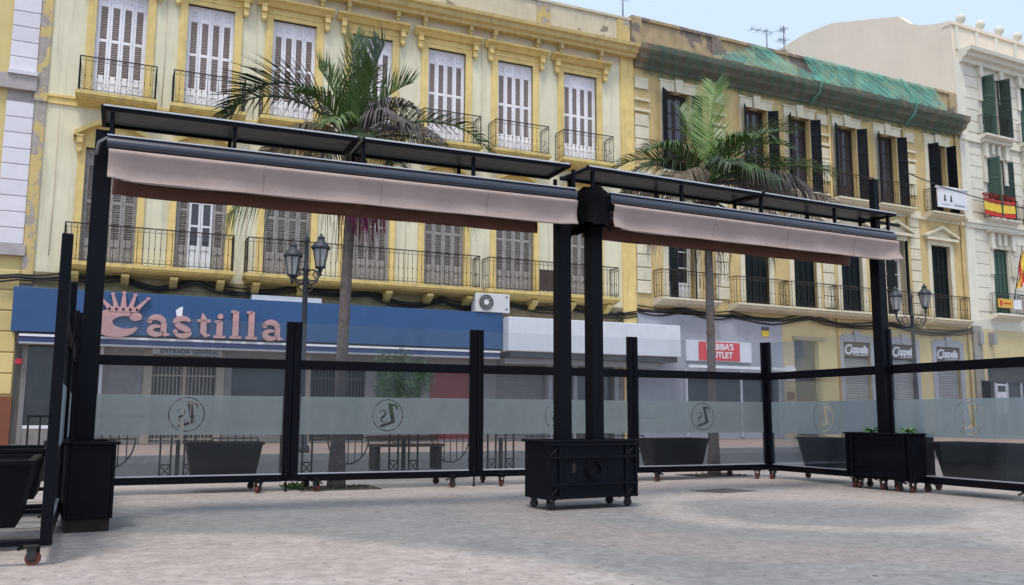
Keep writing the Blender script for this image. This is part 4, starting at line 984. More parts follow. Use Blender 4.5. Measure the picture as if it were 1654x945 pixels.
# diagonal brace on the side return
# ---------------------------------------------------------------- tapered tubs on the fence bases
def tub(loc, rot, label, L=1.05, top=.66):
    t = thing('tapered_planter', label, 'planter', loc, rot, 'tapered tubs standing on the fence bases')
    mb = MB(); b = (-L * .42, L * .42, -.17, .17); a = (-L * .5, L * .5, -.25, .25)
    ai = (a[0] + .03, a[1] - .03, a[2] + .03, a[3] - .03)
    def q(r, z): return [(r[0], r[2], z), (r[1], r[2], z), (r[1], r[3], z), (r[0], r[3], z)]
    vs = q(b, .172) + q(a, top - .03) + q(ai, top - .03) + q((ai[0] + .03, ai[1] - .03, ai[2] + .02, ai[3] - .02), top - .12)
    fs = [(3, 2, 1, 0)] + [(i, (i + 1) % 4, 4 + (i + 1) % 4, 4 + i) for i in range(4)] + [(8 + i, 8 + (i + 1) % 4, 12 + (i + 1) % 4, 12 + i) for i in range(4)]
    mb._add(vs, fs); mb.build('tub', 'tub', t)
    mb = MB(); e = .025
    for x0, x1, y0, y1 in ((a[0] - e, a[1] + e, a[2] - e, ai[2]), (a[0] - e, a[1] + e, ai[3], a[3] + e), (a[0] - e, ai[0], ai[2], ai[3]), (ai[1], a[1] + e, ai[2], ai[3])): mb.box(x0, x1, y0, y1, top - .03, top)
    mb.build('rim', 'tub', t)
    MB().box(ai[0] + .02, ai[1] - .02, ai[2] + .015, ai[3] - .015, top - .125, top - .09).build('soil', 'soil', t)
    return t
tub(fl_(-.85, -.33), FR, 'dark tub behind the leftmost glass panel, below its emblem', .95, .64)
tub(fl_(6.2, -.33), FR, 'dark tub behind the glass beside the ornamented planter on castors', 1.05, .65)
out_r = Vector((math.cos(RR + R(90)), math.sin(RR + R(90)), 0))
tub(corner + rd * 1.15 + out_r * .33, RR, 'dark tub half hidden by the planter of the right awning pole', 1.05, .68)
tub(corner + rd * 3.85 + out_r * .33, RR, 'dark tub behind the last glass panel at the right edge', 1.1, .68)
out_l = Vector((math.cos(LRr + R(90)), math.sin(LRr + R(90)), 0))
tub(near + ld * 1.25 + out_l * .40, LRr, 'dark tub at the left edge, nearest the camera', 1.15, .66)
tub(near + ld * 3.7 + out_l * .40, LRr, 'dark tub at the left edge, behind the nearest tub', 1.15, .66)
for k, (L0, L1) in enumerate(((.15, 2.45), (2.8, 5.1))):
    pass

# ---------------------------------------------------------------- box planters under the awning poles
def box_planter(name, loc, rot, label, L, W, z0, z1, deco, dark_wheels, nc, fest=False):
    t = thing(name, label, 'planter', loc, rot)
    mb = MB()
    th = .03
    mb.box(-L / 2, L / 2, -W / 2, -W / 2 + th, z0, z1); mb.box(-L / 2, L / 2, W / 2 - th, W / 2, z0, z1)
    mb.box(-L / 2, -L / 2 + th, -W / 2 + th, W / 2 - th, z0, z1); mb.box(L / 2 - th, L / 2, -W / 2 + th, W / 2 - th, z0, z1); mb.box(-L / 2 + th, L / 2 - th, -W / 2 + th, W / 2 - th, z0, z0 + .05)
    mb.build('box', 'navy_worn', t, bevel=.004)
    mb = MB(); e = .03; a, c = L / 2, W / 2
    for x0, x1, y0, y1 in ((-a - e, a + e, -c - e, -c + .035), (-a - e, a + e, c - .035, c + e), (-a - e, -a + .035, -c + .035, c - .035), (a - .035, a + e, -c + .035, c - .035)): mb.box(x0, x1, y0, y1, z1, z1 + .028)
    mb.build('rim', 'navy_worn', t, bevel=.004)
    MB().box(-a + th, a - th, -c + th, c - th, z1 - .12, z1 - .08).build('soil', 'soil', t)
    H = z1 - z0
    if deco == 'bars':
        for s in (-1,):
            y = -c
            mb = MB()
            for x in (-a + .015, -a + .15, a - .15, a - .015): mb.box(x - .014, x + .014, y - .022, y - .001, z0, z1)
            for z in (z0 + .02, z0 + H * .26, z1 - H * .26, z1 - .02): mb.box(-a, a, y - .027, y - .003, z - .014, z + .014)
            for x0, x1 in ((-a + .03, -a + .14), (a - .14, a - .03)):
                for zz0, zz1 in ((z0 + .03, z0 + H * .26 - .015), (z1 - H * .26 + .015, z1 - .03)):
                    mb.bar((x0, y - .012, zz0), (x1, y - .012, zz1), .012)
            mb.build('ornament_bars', 'navy_worn', t)
            mb = MB(); mb.ring((0, y - .012, z0 + H * .5), .10, .011, 22); mb.ring((0, y - .012, z0 + H * .5), .075, .006, 20); mb.build('round_emblem', 'navy_worn', t)
            mb = MB(); mb.prism([(-.03, -.06), (.02, -.05), (.03, .02), (.0, .07), (-.02, .03)], 'y', y - .004, y - .001); mb.build('paint_chip', 'rust', t, (-a + .33, 0, z0 + H * .55))
    if deco == 'panel':
        for y, sg_ in ((-c, -1),):
            mb = MB()
            for z in (z0 + .05, z0 + H * .3, z1 - H * .2, z1 - .03): mb.box(-a + .12, a - .12, y - .02, y - .001, z - .012, z + .012)
            for x in (-a + .02, -a + .12, a - .12, a - .02): mb.box(x - .015, x + .015, y - .026, y - .002, z0 + .01, z1)
            mb.build('panel_moulding', 'navy_worn', t)
    if deco == 'plain':
        MB().box(-a + .02, a - .02, -c + .02, c - .02, .0, z0 - .002).build('rusty_base', 'rust', t)
    for k in range(nc):
        x = -a + .08 + (L - .16) * k / max(1, nc - 1)
        for y in (-c + .07, c - .07): castor(t, x, y, random.uniform(0, 6), dark_wheels)
    return t
P1A, P1B = Vector((-3.85, 8.2, 0)), Vector((.57, 10.1, 0)); P2A, P2B = Vector((.94, 10.25, 0)), Vector((5.28, 12.8, 0))
box_planter('box_planter', (-3.81, 8.22, 0), R(118), 'plain navy box planter with rusty base under the left awning pole', .82, .39, .11, .735, 'plain', True, 0)
box_planter('box_planter', (.78, 10.22, 0), R(28), 'navy planter with iron bars and round emblem under the twin poles', 1.16, .50, .115, .715, 'bars', True, 2)
box_planter('box_planter', (5.30, 12.78, 0), R(23.2 - 90 + 2), 'navy planter with leafy plants under the right awning pole', 1.16, .42, .15, .76, 'panel', False, 3)
def small_plant(loc, label, n, seed):
    t = thing('potted_plant', label, 'plant', loc); rr = random.Random(seed)
    mb = MB()
    for k in range(n):
        a = 2 * math.pi * k / n + rr.uniform(-.3, .3); l = rr.uniform(.12, .22); e = rr.uniform(.15, .7); wd = l * .42
        d = Vector((math.cos(a) * math.cos(e), math.sin(a) * math.cos(e), math.sin(e))); s = Vector((-math.sin(a), math.cos(a), 0))
        p0 = Vector((0, 0, .12)); p1 = p0 + d * l * .5; p2 = p0 + d * l - Vector((0, 0, l * .3))
        mb._add([p0, p1 - s * wd * .5 + Vector((0, 0, .01)), p2, p1 + s * wd * .5 + Vector((0, 0, .01)), p1], [(0, 1, 4), (1, 2, 4), (0, 4, 3), (4, 2, 3)])
    mb.build('leaves', 'plantleaf', t)
    mb = MB(); mb.tube([(0, 0, -.06), (0, 0, .13)], .012, 5); mb.build('stem', 'bush', t)
small_plant((5.17, 13.06, .68), 'small leafy plant left of the right awning pole', 12, 1)
small_plant((5.42, 12.40, .68), 'small leafy plant right of the right awning pole', 11, 2)

# ---------------------------------------------------------------- PERGOLA AWNINGS
def pergola(A, B, label, dz, zslope, roofs, stubs, post_top, seed, flare):
    d = B - A; L = d.length; rot = math.atan2(d.y, d.x)
    t = thing('double_awning', label, 'awning', A, rot, 'double sided awnings on poles'); rr = random.Random(seed)
    Z = lambda x, z: z + dz + zslope * x / L
    for x, pt in ((0, post_top[0]), (L, post_top[1])):
        MB().box(x - .078, x + .078, -.078, .078, .62, min(pt, 3.66)).build('pole', 'navy', t, bevel=.006)
        if pt > 3.8: MB().box(x - .05, x + .05, -.05, .05, 3.66, pt).build('pole_extension', 'navy', t, bevel=.006)
    def slanted(x0, x1, y0, y1, z0, z1):
        a, b = Z(x0, 0), Z(x1, 0)
        return MB()._add([(x0, y0, z0 + a), (x1, y0, z0 + b), (x1, y1, z0 + b), (x0, y1, z0 + a), (x0, y0, z1 + a), (x1, y0, z1 + b), (x1, y1, z1 + b), (x0, y1, z1 + a)], [(0, 3, 2, 1), (4, 5, 6, 7), (0, 1, 5, 4), (1, 2, 6, 5), (2, 3, 7, 6), (3, 0, 4, 7)])
    slanted(.08, L - .08, -.06, .06, 3.34, 3.48).build('centre_beam', 'navy', t)
    slanted(.1, L - .1, -.20, -.07, 3.33, 3.46).build('awning_box', 'cassette', t, bevel=.01); slanted(.1, L - .1, .07, .20, 3.33, 3.46).build('awning_box', 'cassette', t, bevel=.01)
    for s in (-1, 1):
        # front profile: rounded bar
        prof = [(.02, .02), (.055, .02), (.072, .035), (.08, .06), (.08, .085), (.07, .11), (.05, .13), (.02, .14)]
        vs = []; n = len(prof)
        for x in (.03 if s < 0 else .085, L + .04 if s < 0 else L - .085):
            for (yy, zz) in prof: vs.append((x, s * (.24 + yy), 3.388 + zz + Z(x, 0)))
        fs = [tuple(range(n)), tuple(range(2 * n - 1, n - 1, -1))] + [(i, i + n, (i + 1) % n + n, (i + 1) % n) for i in range(n)]
        mb = MB(); mb._add(vs, fs); fb = mb.build('front_bar', 'cassette', t)
        xa, xb = (.03, L + .04) if s < 0 else (.085, L - .085)
        slanted(xa, xb, min(s * .245, s * .302), max(s * .245, s * .302), 3.529, 3.541).build('bar_highlight', 'alu', t)  # pale strip added to stand for the sky's reflection along the bar top
        # arms from the centre box to the bar
        for x in (L * .2, L * .8): MB().box(x - .02, x + .02, min(s * .1, s * .26), max(s * .1, s * .26), 3.43 + Z(x, 0), 3.46 + Z(x, 0)).build('awning_arm', 'cassette', t)
        # hanging valance cloth with soft waves
        nx, nz = 90, 16; x0, x1 = (.05, L + .02) if s < 0 else (.085, L - .18); vs = []; fs = []
        for i in range(nx + 1):
            u = i / nx; x = x0 + (x1 - x0) * u
            edge = math.exp(-((u) / .035) ** 2) * .7 + math.exp(-((1 - u) / .03) ** 2) * flare
            for j in range(nz + 1):
                v = j / nz
                yp = [(0, .262), (.09, .352), (.17, .352), (.40, .312), (.62, .287), (.82, .284), (.94, .292), (1.01, .298)]
                k_ = max(q for q in range(len(yp) - 1) if yp[q][0] <= v); f_ = (v - yp[k_][0]) / (yp[k_ + 1][0] - yp[k_][0])
                y = s * (yp[k_][1] + (yp[k_ + 1][1] - yp[k_][1]) * f_ + edge * .09 * v + (.006 * math.sin(u * 21 + v * 3 + seed) + .004 * math.sin(u * 47 + seed * 2 - v * 4) + .008 * math.exp(-((u - .62) / .03) ** 2)) * v)
                z = 3.415 - v * (.30 - .02 * edge + .003 * math.sin(u * 5 + seed) + .010 * abs(math.sin(u * math.pi * 4))) + Z(x, 0)
                vs.append((x + edge * .06 * v * (1 if u > .5 else 0) + .0, y, z))
        for i in range(nx):
            for j in range(nz): fs.append((i * (nz + 1) + j, i * (nz + 1) + j + 1, (i + 1) * (nz + 1) + j + 1, (i + 1) * (nz + 1) + j))
        mb = MB(); mb._add(vs, fs, True); o = mb.build('valance', 'fabric' if s < 0 else 'fabric_shaded', t)
        sol = o.modifiers.new('cloth_thickness', 'SOLIDIFY'); sol.thickness = .004
        for q in range(1, 4):
            i_ = round(nx * q / 4 + (seed * 3)); cv = [Vector(vs[i_ * (nz + 1) + j]) + Vector((0, s * .003, 0)) for j in range(nz + 1)]; sm = MB(); sm.tube(cv, .0035, 4); sm.build('seam', 'fabric' if s < 0 else 'fabric_shaded', o)
        hm = MB(); hm.tube([(x0 + (x1 - x0) * i / 40, s * .30, 3.118 + Z(x0 + (x1 - x0) * i / 40, 0)) for i in range(1, 40)], .007, 5); hm.build('hem', 'fabric' if s < 0 else 'fabric_shaded', o)
    for x0, x1 in roofs:
        slanted(x0, x1, -.265, .265, 3.795, 3.805).build('roof_panel', 'roofpanel', t)
        for y0, y1 in ((-.295, -.265), (.245, .275)): slanted(x0, x1, y0, y1, 3.768, 3.815).build('roof_frame', 'navy', t)
        for x in (x0, x1 - .04): slanted(x, x + .035, -.263, .243, 3.769, 3.794).build('roof_frame', 'navy', t)
        slanted(x0 + .02, x1 - .02, -.31, -.297, 3.80, 3.815).build('roof_trim', 'alu', t)
    for x in stubs:
        for y in (-.235, .235): MB().box(x - .018, x + .018, y - .018, y + .018, 3.40 + Z(x, 0), 3.767 + Z(x, 0)).build("roof_stub", 'navy', t)
        MB().box(x - .018, x + .018, -.216, .216, 3.40 + Z(x, 0), 3.43 + Z(x, 0)).build('roof_bearer', 'navy', t)
    return t, rot, L
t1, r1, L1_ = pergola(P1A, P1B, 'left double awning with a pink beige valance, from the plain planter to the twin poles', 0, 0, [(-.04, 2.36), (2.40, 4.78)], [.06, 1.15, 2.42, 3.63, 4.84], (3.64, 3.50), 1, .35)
mb = MB(); mb.tube([(-.06, -.11, 3.38), (-.04, -.13, 3.50), (.03, -.16, 3.54), (.06, -.2, 3.50)], .02, 6); mb.build('arm_bracket', 'steel', t1)
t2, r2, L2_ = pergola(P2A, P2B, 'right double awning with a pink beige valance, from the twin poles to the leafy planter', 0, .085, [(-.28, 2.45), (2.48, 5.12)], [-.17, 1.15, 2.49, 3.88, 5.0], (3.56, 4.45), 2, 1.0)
MB().box(L2_ - .36, L2_ + .55, -.012, .012, 3.80, 3.84).build('top_batten', 'navy', t2)
# black cloth bundle hung over the twin pole tops
mb = MB(); rr = random.Random(9); prof = [(.0, .035), (.10, .03), (.145, -.02), (.155, -.10), (.15, -.2), (.165, -.31), (.175, -.40), (.185, -.45)]
vs = []; seg = 30
for j, (r_, z) in enumerate(prof):
    for k in range(seg):
        a = 2 * math.pi * k / seg; ca, sa = math.cos(a), math.sin(a)
        q = r_ / (abs(ca) ** 3.2 + abs(sa) ** 3.2) ** (1 / 3.2) * (1 + (.05 + .08 * j / 8) * math.sin(6 * a + z * 4)) + rr.uniform(-.006, .006)
        hem = (.05 * math.sin(2 * a + .9) + .012 * math.sin(9 * a)) * (j / 7) ** 2
        vs.append((q * ca * .80, q * sa * 1.75, z + hem + .02 * math.sin(4 * a + 2)))
fs = [(i * seg + k, i * seg + (k + 1) % seg, (i + 1) * seg + (k + 1) % seg, (i + 1) * seg + k) for i in range(len(prof) - 1) for k in range(seg)]
mb._add(vs, fs, True)
tag(mb.build('black_cloth_bundle', 'clothblack', None, P2A + Vector((-.05, -.10, 3.58)), r2), 'black cloth bundle tied over the top of the twin poles', 'cloth')

# ---------------------------------------------------------------- PALMS
def frond(mb, base, az, el, L, curl, n=46, ll=.42, fold=.5, droop=.35, rnd=None, wd=.022, tipfrac=.95, bare=.18):
    """feather leaf: arched midrib and narrow leaflets as two-segment blades"""
    P = []; p = Vector(base); d_el = el
    m = 16
    for k in range(m + 1):
        P.append(p.copy()); h = Vector((math.sin(az), math.cos(az), 0))
        p = p + (h * math.cos(d_el) + Vector((0, 0, 1)) * math.sin(d_el)) * (L / m); d_el -= curl / m * (.4 + 1.2 * k / m)
    mb.tube(P, [.024 * (1 - .85 * k / m) + .003 for k in range(m + 1)], 5)
    for k in range(n):
        t = bare + (tipfrac - bare) * k / (n - 1) + rnd.uniform(-.006, .006); f = min(m - 1e-4, max(0, t * m)); i = int(f); q = P[i].lerp(P[i + 1], f - i)
        tg = (P[i + 1] - P[i]).normalized(); side = tg.cross(Vector((0, 0, 1)))
        side = side.normalized() if side.length > .05 else Vector((1, 0, 0)); up = side.cross(tg).normalized()
        l = ll * (.55 + .75 * math.sin(math.pi * min(1, t * 1.02) ** .8)) * rnd.uniform(.85, 1.12)
        for s in (-1, 1):
            dd = (side * s * math.cos(fold) + up * math.sin(fold) * rnd.uniform(.5, 1.2) + tg * (.55 + .5 * t)).normalized()
            mid = q + dd * l * .5; end = q + dd * l + Vector((0, 0, -droop * l * rnd.uniform(.4, 1.3)))
            wv = (tg - dd * tg.dot(dd)); wv = wv.normalized() * wd * rnd.uniform(.7, 1.2) if wv.length > .05 else up * wd
            mb._add([q - wv * .4, q + wv * .4, mid + wv * .5, end, mid - wv * .5], [(0, 1, 2, 4), (4, 2, 3)])
def palm(name, base, H, lean, label, fronds, tr, seed):
    t = thing(name, label, 'palm tree', base); rr = random.Random(seed)
    pts = []; rs = []
    N = 70
    for k in range(N + 1):
        f = k / N; pts.append((lean[0] * f ** 1.4, lean[1] * f, H * f)); rs.append(tr * (1.15 - .38 * min(1, f * 5)) * (1 + .03 * (k % 2)) if f < .2 else tr * (.74 - .12 * f) * (1 + .07 * (k % 2)) * (1 + .03 * math.sin(k * 1.7)))
    mb = MB(); mb.tube(pts, rs, 12); mb.build('trunk', 'trunk', t)
    top = Vector(pts[-1])
    mb = MB(); mb.tube([top - Vector((0, 0, .25)), top + Vector((0, 0, .1)), top + Vector((0, 0, .55)), top + Vector((0, 0, .85))], [tr * .75, tr * 1.05, tr * .8, tr * .3], 10)
    for k in range(70):
        a = rr.uniform(0, 6.28); z = rr.uniform(-.25, .5); l = rr.uniform(.15, .4); r0 = tr * .9
        p = top + Vector((math.cos(a) * r0, math.sin(a) * r0, z)); mb._add([p, p + Vector((math.cos(a) * .08 - .02, math.sin(a) * .08, -l)), p + Vector((math.cos(a) * .09 + .02, math.sin(a) * .09, -l * .9)), p + Vector((.02, .0, .02))], [(0, 1, 2, 3)])
    mb.build('crown_shaft', 'fibre', t)
    for (az, el, L, curl, m, kw) in fronds:
        mb = MB(); kk = dict(kw); kk['rnd'] = rr
        frond(mb, top + Vector((math.sin(az) * .06, math.cos(az) * .06, kk.pop('z', .5))), az, el, L, curl, **kk)
        mb.build('frond', m, t)
    return t, top
D = R
f1 = [  # azimuth: 0 away, 90 right, -90 left, 180 toward camera
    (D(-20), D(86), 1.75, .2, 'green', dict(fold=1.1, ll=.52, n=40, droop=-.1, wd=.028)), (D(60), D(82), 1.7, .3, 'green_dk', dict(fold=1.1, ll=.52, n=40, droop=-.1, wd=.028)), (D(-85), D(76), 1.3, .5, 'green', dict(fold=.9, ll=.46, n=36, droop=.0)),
    (D(150), D(74), 1.2, 1.3, 'green', dict(fold=.7, ll=.46, n=38)), (D(80), D(70), 1.3, 1.0, 'green', dict(fold=.8, ll=.46, n=36, droop=.1)),
    (D(110), D(58), 1.2, 2.0, 'deadgrey', dict(fold=.3, ll=.40, n=38, droop=.6)),
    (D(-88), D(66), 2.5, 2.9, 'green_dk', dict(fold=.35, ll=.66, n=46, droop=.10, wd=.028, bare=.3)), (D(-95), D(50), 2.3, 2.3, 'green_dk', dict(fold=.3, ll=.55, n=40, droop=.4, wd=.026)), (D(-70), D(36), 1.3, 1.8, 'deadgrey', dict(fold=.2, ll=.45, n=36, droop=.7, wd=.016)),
    (D(86), D(30), 2.2, 1.75, 'green', dict(fold=.3, ll=.48, n=44, droop=.35)), (D(105), D(20), 1.4, 1.2, 'deadgrey', dict(fold=.1, ll=.45, n=40, droop=.8)), (D(70), D(22), 1.6, 1.4, 'green_dk', dict(fold=.2, ll=.45, n=40, droop=.6)),
    (D(-80), D(14), 1.5, 1.1, 'dead', dict(fold=.1, ll=.45, n=42, droop=.9)), (D(-98), D(2), 1.95, 1.3, 'green', dict(fold=.0, ll=.5, n=44, droop=.9, z=.0)),
    (D(100), D(-4), 1.9, .8, 'green_dk', dict(fold=.0, ll=.5, n=44, droop=.9, z=-.05)), (D(20), D(24), 1.4, 1.2, 'green_dk', dict(fold=.2, ll=.45, droop=.5)), (D(-35), D(18), 1.5, 1.2, 'deadgrey', dict(fold=.2, ll=.45, droop=.7)),
    (D(190), D(36), .9, 1.8, 'green', dict(fold=.2, ll=.36, droop=.5)),
    (D(-130), D(60), 1.15, 1.6, 'green', dict(fold=.4, ll=.42, n=46, droop=.4)), (D(30), D(64), 1.3, 1.3, 'green', dict(fold=.5, ll=.42, n=46, droop=.3)),
    (D(125), D(40), 1.1, 1.8, 'deadgrey', dict(fold=.2, ll=.4, n=46, droop=.8)), (D(-120), D(20), 1.1, 1.4, 'dead', dict(fold=.1, ll=.4, n=44, droop=.9)), (D(165), D(8), .9, 1.2, 'green_dk', dict(fold=.1, ll=.4, n=44, droop=.9)),
]
pt1, top1 = palm('palm_tree', (-2.42, 12.66, 0), 4.45, (.10, .0), 'palm with upright spear leaves left of centre, behind the left awning', f1, .115, 3)
# fruit stalks
fs_ = MB(); rr = random.Random(4)
for k in range(90):
    a = rr.uniform(-.5, 2.0); r0 = rr.uniform(.08, .46); p0 = top1 + Vector((math.cos(a) * .1, -math.sin(a) * .1, -.22)); p1 = top1 + Vector((math.cos(a) * r0 + .04, -abs(math.sin(a)) * r0 * .6, -.2 + rr.uniform(-.1, .05))); p2 = p1 + Vector((rr.uniform(-.04, .07), 0, -rr.uniform(.25, .75)))
    fs_.tube([p0, p1, p2], [.014, .012, .006], 4)
fs_.build('fruit_stalks', 'fruit', pt1)
mb = MB()
for k in range(60):
    a = rr.uniform(-1.0, 3.6); r0 = rr.uniform(.1, .45); p1 = top1 + Vector((math.cos(a) * r0, -abs(math.sin(a)) * r0 * .5, -.35)); p2 = p1 + Vector((rr.uniform(-.06, .06), 0, -rr.uniform(.4, .95))); mb.tube([top1 + Vector((0, 0, -.25)), p1, p2], [.008, .006, .003], 3)
mb.build('dry_strands', 'dead', pt1)
f2 = [
    (D(30), D(82), 2.28, .45, 'green_lt', dict(fold=.55, ll=.56, n=60, droop=.1, wd=.022)), (D(-30), D(78), 1.82, .5, 'green', dict(fold=.6, ll=.5, n=50, droop=.1)),
    (D(78), D(58), 2.22, 1.35, 'green', dict(fold=.5, ll=.55, n=50, droop=.2)), (D(120), D(50), 1.71, 1.7, 'green', dict(fold=.4, ll=.5, droop=.4)),
    (D(-86), D(42), 1.99, 1.9, 'green', dict(fold=.3, ll=.5, n=48, droop=.25)), (D(-110), D(28), 1.71, 1.5, 'green_dk', dict(fold=.2, ll=.5, droop=.6)), (D(-60), D(20), 1.71, 1.2, 'dead', dict(fold=.1, ll=.45, droop=.9)),
    (D(92), D(22), 2.39, .9, 'green', dict(fold=.3, ll=.5, n=50, droop=.55)), (D(80), D(8), 2.51, .7, 'deadgrey', dict(fold=.1, ll=.5, n=52, droop=.9)), (D(60), D(30), 2.05, 1.5, 'deadgrey', dict(fold=.2, ll=.45, droop=.7)),
    (D(105), D(-2), 1.82, .8, 'deadgrey', dict(fold=.0, ll=.5, droop=1.0)), (D(-95), D(-4), 1.71, .9, 'dead', dict(fold=.0, ll=.5, droop=1.0)), (D(170), D(28), 1.25, 1.4, 'green_dk', dict(fold=.3, ll=.42, droop=.5)),
    (D(0), D(30), 1.71, 1.4, 'green_dk', dict(fold=.3, ll=.45, droop=.5)), (D(140), D(14), 1.60, 1.2, 'green_dk', dict(fold=.1, ll=.45, droop=.8)), (D(95), D(-30), 1.48, .6, 'dead', dict(fold=.0, ll=.45, droop=1.0, z=.2)), (D(-100), D(-25), 1.37, .6, 'deadgrey', dict(fold=.0, ll=.45, droop=1.0, z=.2)),
    (D(50), D(66), 1.94, 1.2, 'green', dict(fold=.5, ll=.48, droop=.2)),
    (D(-50), D(62), 1.6, 1.3, 'green', dict(fold=.4, ll=.48, n=54, droop=.3)), (D(-120), D(52), 1.5, 1.7, 'green', dict(fold=.3, ll=.45, n=54, droop=.5)), (D(140), D(60), 1.3, 1.5, 'green', dict(fold=.4, ll=.45, n=50, droop=.4)),
    (D(85), D(44), 1.7, 1.6, 'green', dict(fold=.3, ll=.5, n=56, droop=.5)), (D(70), D(16), 1.9, 1.0, 'dead', dict(fold=.1, ll=.5, n=56, droop=.9)), (D(110), D(14), 1.8, 1.1, 'deadgrey', dict(fold=.1, ll=.48, n=56, droop=.9)), (D(-80), D(14), 1.6, 1.0, 'green_dk', dict(fold=.1, ll=.5, n=54, droop=.9)), (D(-140), D(16), 1.2, 1.2, 'dead', dict(fold=.1, ll=.42, n=46, droop=.9)), (D(150), D(30), 1.2, 1.5, 'green', dict(fold=.2, ll=.42, n=46, droop=.7)),
]
pt2, top2 = palm('palm_tree', (3.5, 15.75, 0), 4.65, (.0, 0), 'palm with a bright green upright leaf, behind the right awning', f2, .105, 8)
mb = MB()
for k in range(70):
    a = rr.uniform(-1.0, 4.2); r0 = rr.uniform(.1, .5); p1 = top2 + Vector((math.cos(a) * r0, -abs(math.sin(a)) * r0 * .5, -.35)); p2 = p1 + Vector((rr.uniform(-.1, .1), 0, -rr.uniform(.4, 1.1))); mb.tube([top2 + Vector((0, 0, -.25)), p1, p2], [.008, .006, .003], 3)
mb.build('dry_strands', 'dead', pt2)
def pit(loc, label):
    mb = MB(); mb.box(-.55, .55, -.4, .4, -.05, .005); o = tag(mb.build('tree_pit', 'soil', None, loc, FR), label, 'tree pit')
    mb = MB(); r3 = random.Random(1)
    for k in range(60): 
        x, y = r3.uniform(-.5, .5), r3.uniform(-.35, .35); mb.box(x, x + r3.uniform(.01, .05), y, y + .03, .004, r3.uniform(.01, .03))
    mb.build('litter', 'dead', o)
pit((-2.42, 12.66, 0), 'square soil pit around the first palm trunk'); pit((3.5, 15.75, 0), 'square soil pit around the second palm trunk')
wd_ = MB(); r3 = random.Random(6)
for k in range(26): tuft(wd_, (r3.uniform(-.12, .12), r3.uniform(-.06, .06), .03), .05, 4, .07, r3)
tag(wd_.build('weed', 'plantleaf', None, (-2.98, 12.46, 0)), 'small green weed on the paving left of the first palm', 'plant')

# ---------------------------------------------------------------- STREET LAMPS
def lantern(parent, x, y, z, s=1.0):
    mb = MB(); k = 6
    def rg(r, zz): return [(r * math.cos(2 * math.pi * i / k + .3), r * math.sin(2 * math.pi * i / k + .3), zz) for i in range(k)]
    body = MB(); body.lathe([(.11, 0), (.205, .46)], (0, 0, 0), 6, False); L_ = body.build('lantern', 'lampglass', parent, (x, y, z)); L_.scale = (s, s, s)
    fr_ = MB()
    for a, b in zip(rg(.115, 0), rg(.212, .46)): fr_.bar(a, b, .018)
    fr_.lathe([(.12, -.03), (.13, .0), (.12, .02)], (0, 0, 0), 6, False); fr_.lathe([(.225, .45), (.24, .47), (.235, .52), (.17, .60), (.10, .66), (.08, .72), (.10, .75), (.05, .79), (.02, .86)], (0, 0, 0), 12)
    fr_.lathe([(.02, -.22), (.05, -.18), (.03, -.12), (.07, -.07), (.06, -.03)], (0, 0, 0), 8); fr_.build('lantern_frame', 'lamp_iron', L_)
def street_lamp(loc, rot, label, arms):
    t = thing('street_lamp', label, 'street lamp', loc, rot, 'twin lantern street lamps')
    mb = MB(); mb.lathe([(.22, 0), (.22, .12), (.16, .18), (.17, .7), (.11, .85), (.085, 1.0), (.075, 1.9), (.09, 1.95), (.07, 2.0), (.055, 4.1), (.08, 4.14), (.05, 4.2), (.04, 4.75), (.07, 4.8), (.03, 4.9), (.01, 5.05)], (0, 0, 0), 12); mb.build('post', 'lamp_iron', t)
    for sx, zl in arms:
        mb = MB(); pts = [(0, 0, 3.95), (sx * .35, 0, 3.78), (sx * .75, 0, 3.85), (sx * .98, 0, 4.05), (sx, 0, zl - .2)]; mb.tube(pts, .028, 6)
        mb.ring((sx * .45, 0, 4.0), .13, .018, 12); mb.ring((sx * .2, 0, 3.72), .09, .016, 12); mb.ring((sx * .75, 0, 4.02), .08, .014, 10); mb.build('scroll_arm', 'lamp_iron', t); lantern(t, sx, 0, zl, .92)
street_lamp(yl(5.03, 6.2, .17), R(20), 'twin lantern street lamp beside the first palm, below the left awning', ((-.30, 3.98), (.32, 4.20)))
street_lamp(Vector((13.26, 29.58, .17)), R(27), 'twin lantern street lamp behind the right awning pole', ((-.74, 4.32), (.68, 4.5)))

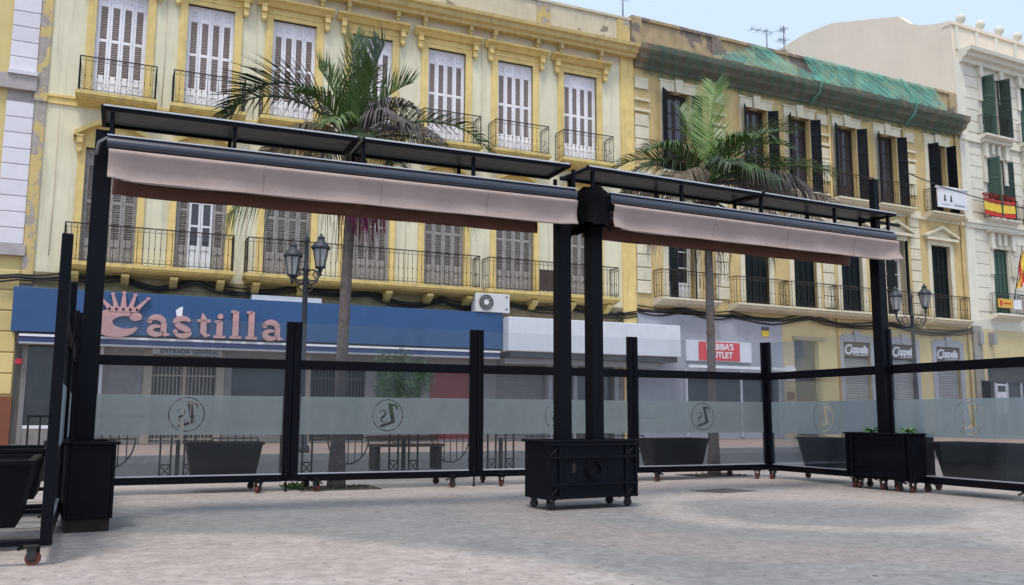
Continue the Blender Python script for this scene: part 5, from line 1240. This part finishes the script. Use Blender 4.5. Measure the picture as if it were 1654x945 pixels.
# ---------------------------------------------------------------- kerbside iron guards, bush
def guard(u, label, bench):
    t = thing('iron_guardrail', label, 'railing', yl(u, 11.25, 0), YR, 'iron guardrails along the near kerb')
    for x in (0, .36):
        mb = MB(); 
        for q in (0, .16): mb.box(x + q - .014, x + q + .014, -.014, .014, 0, .95)
        mb.bar((x, 0, .03), (x + .16, 0, .2), .014); mb.bar((x + .16, 0, .03), (x, 0, .2), .014); mb.box(x, x + .16, -.01, .01, .2, .22); mb.box(x, x + .16, -.01, .01, .0, .02); mb.build('column', 'iron', t)
    mb = MB(); mb.tube([(-.02, 0, .97), (1.86, 0, .97)], .025, 6); mb.build('top_rail', 'iron', t)
    mb = MB(); cx_, rr_ = 1.14, .36
    mb.tube([(cx_ + rr_ * math.cos(math.pi + math.pi * k / 14), 0, .62 + rr_ * 1.25 * math.sin(math.pi + math.pi * k / 14)) for k in range(15)], .013, 5); mb.box(cx_ - rr_, cx_ + rr_, -.01, .01, .61, .63)
    for k in range(1, 6):
        x = cx_ - rr_ + 2 * rr_ * k / 6; dz = rr_ * 1.25 * math.sqrt(max(0, 1 - ((x - cx_) / rr_) ** 2)); mb.tube([(x, 0, .97), (x, 0, .62 - dz)], .009, 4)
    mb.build('basket', 'iron', t)
    mb = MB()
    for s in (.26,): mb.box(s - .03, s + .03, -.03, .03, 0, .6)
    mb.build('middle_post', 'iron', t)
names = ['iron guardrail behind the plain planter at the far left', 'iron guardrail behind the tub of the leftmost glass panel', 'iron guardrail just left of the first palm trunk', 'iron guardrail right of the first palm trunk', 'iron guardrail left of the twin poles', 'iron guardrail between the twin poles and the ornamented planter']
for i in range(6): guard(-.05 + 1.87 * i, names[i], i == 3)
bn_ = thing('street_bench', 'dark bench behind the guardrail right of the first palm trunk', 'bench', yl(5.5, 10.2, 0), YR)
for x in (.1, 1.3): MB().box(x - .05, x + .05, -.2, .2, 0, .42).build('leg', 'iron', bn_)
for k in range(4): MB().box(0, 1.4, -.22 + k * .11, -.13 + k * .11, .42, .47).build('slat', 'iron_rust', bn_)
for k in range(3): MB().box(0, 1.4, .22, .25, .52 + k * .13, .62 + k * .13).build('slat', 'iron_rust', bn_)
bs = thing('clipped_bush', 'round green bush in front of the dark shop, right of the first palm trunk', 'bush', yl(8.42, 3.0, .2)); r4 = random.Random(11)
mb = MB(); 
for k in range(30):
    c = Vector((max(-.62, min(.62, r4.gauss(0, .42))), max(-.5, min(.5, r4.gauss(0, .3))), 1.55 + r4.gauss(0, .33))); tuft(mb, c, .3, 240, .065, r4)
mb.build('foliage', 'bush', bs)
mb = MB(); mb.tube([(0, 0, .3), (0, 0, 1.3)], .05, 7); mb.lathe([(.25, 0), (.33, .45), (.35, .5), (.3, .5)], (0, 0, 0), 12); mb.build('pot', 'concrete', bs)

# ---------------------------------------------------------------- overhead wire
a = Vector((5.30, 12.8, 4.40)); b = Vector((28.0, 41.5, 11.2))
mb = MB(); mb.tube([B2O + Vector((math.cos(B2R) * u + math.sin(B2R) * .75, math.sin(B2R) * u - math.cos(B2R) * .75, 11.05 - .04 * (u - 13) + .012 * (u - 19) ** 2 - .3)) for u in [13.0 + k for k in range(14)]], .022, 5)
tag(mb.build('overhead_wire', 'cable'), 'thin dark wire stretched across the ochre and pale buildings above the banner', 'wire')
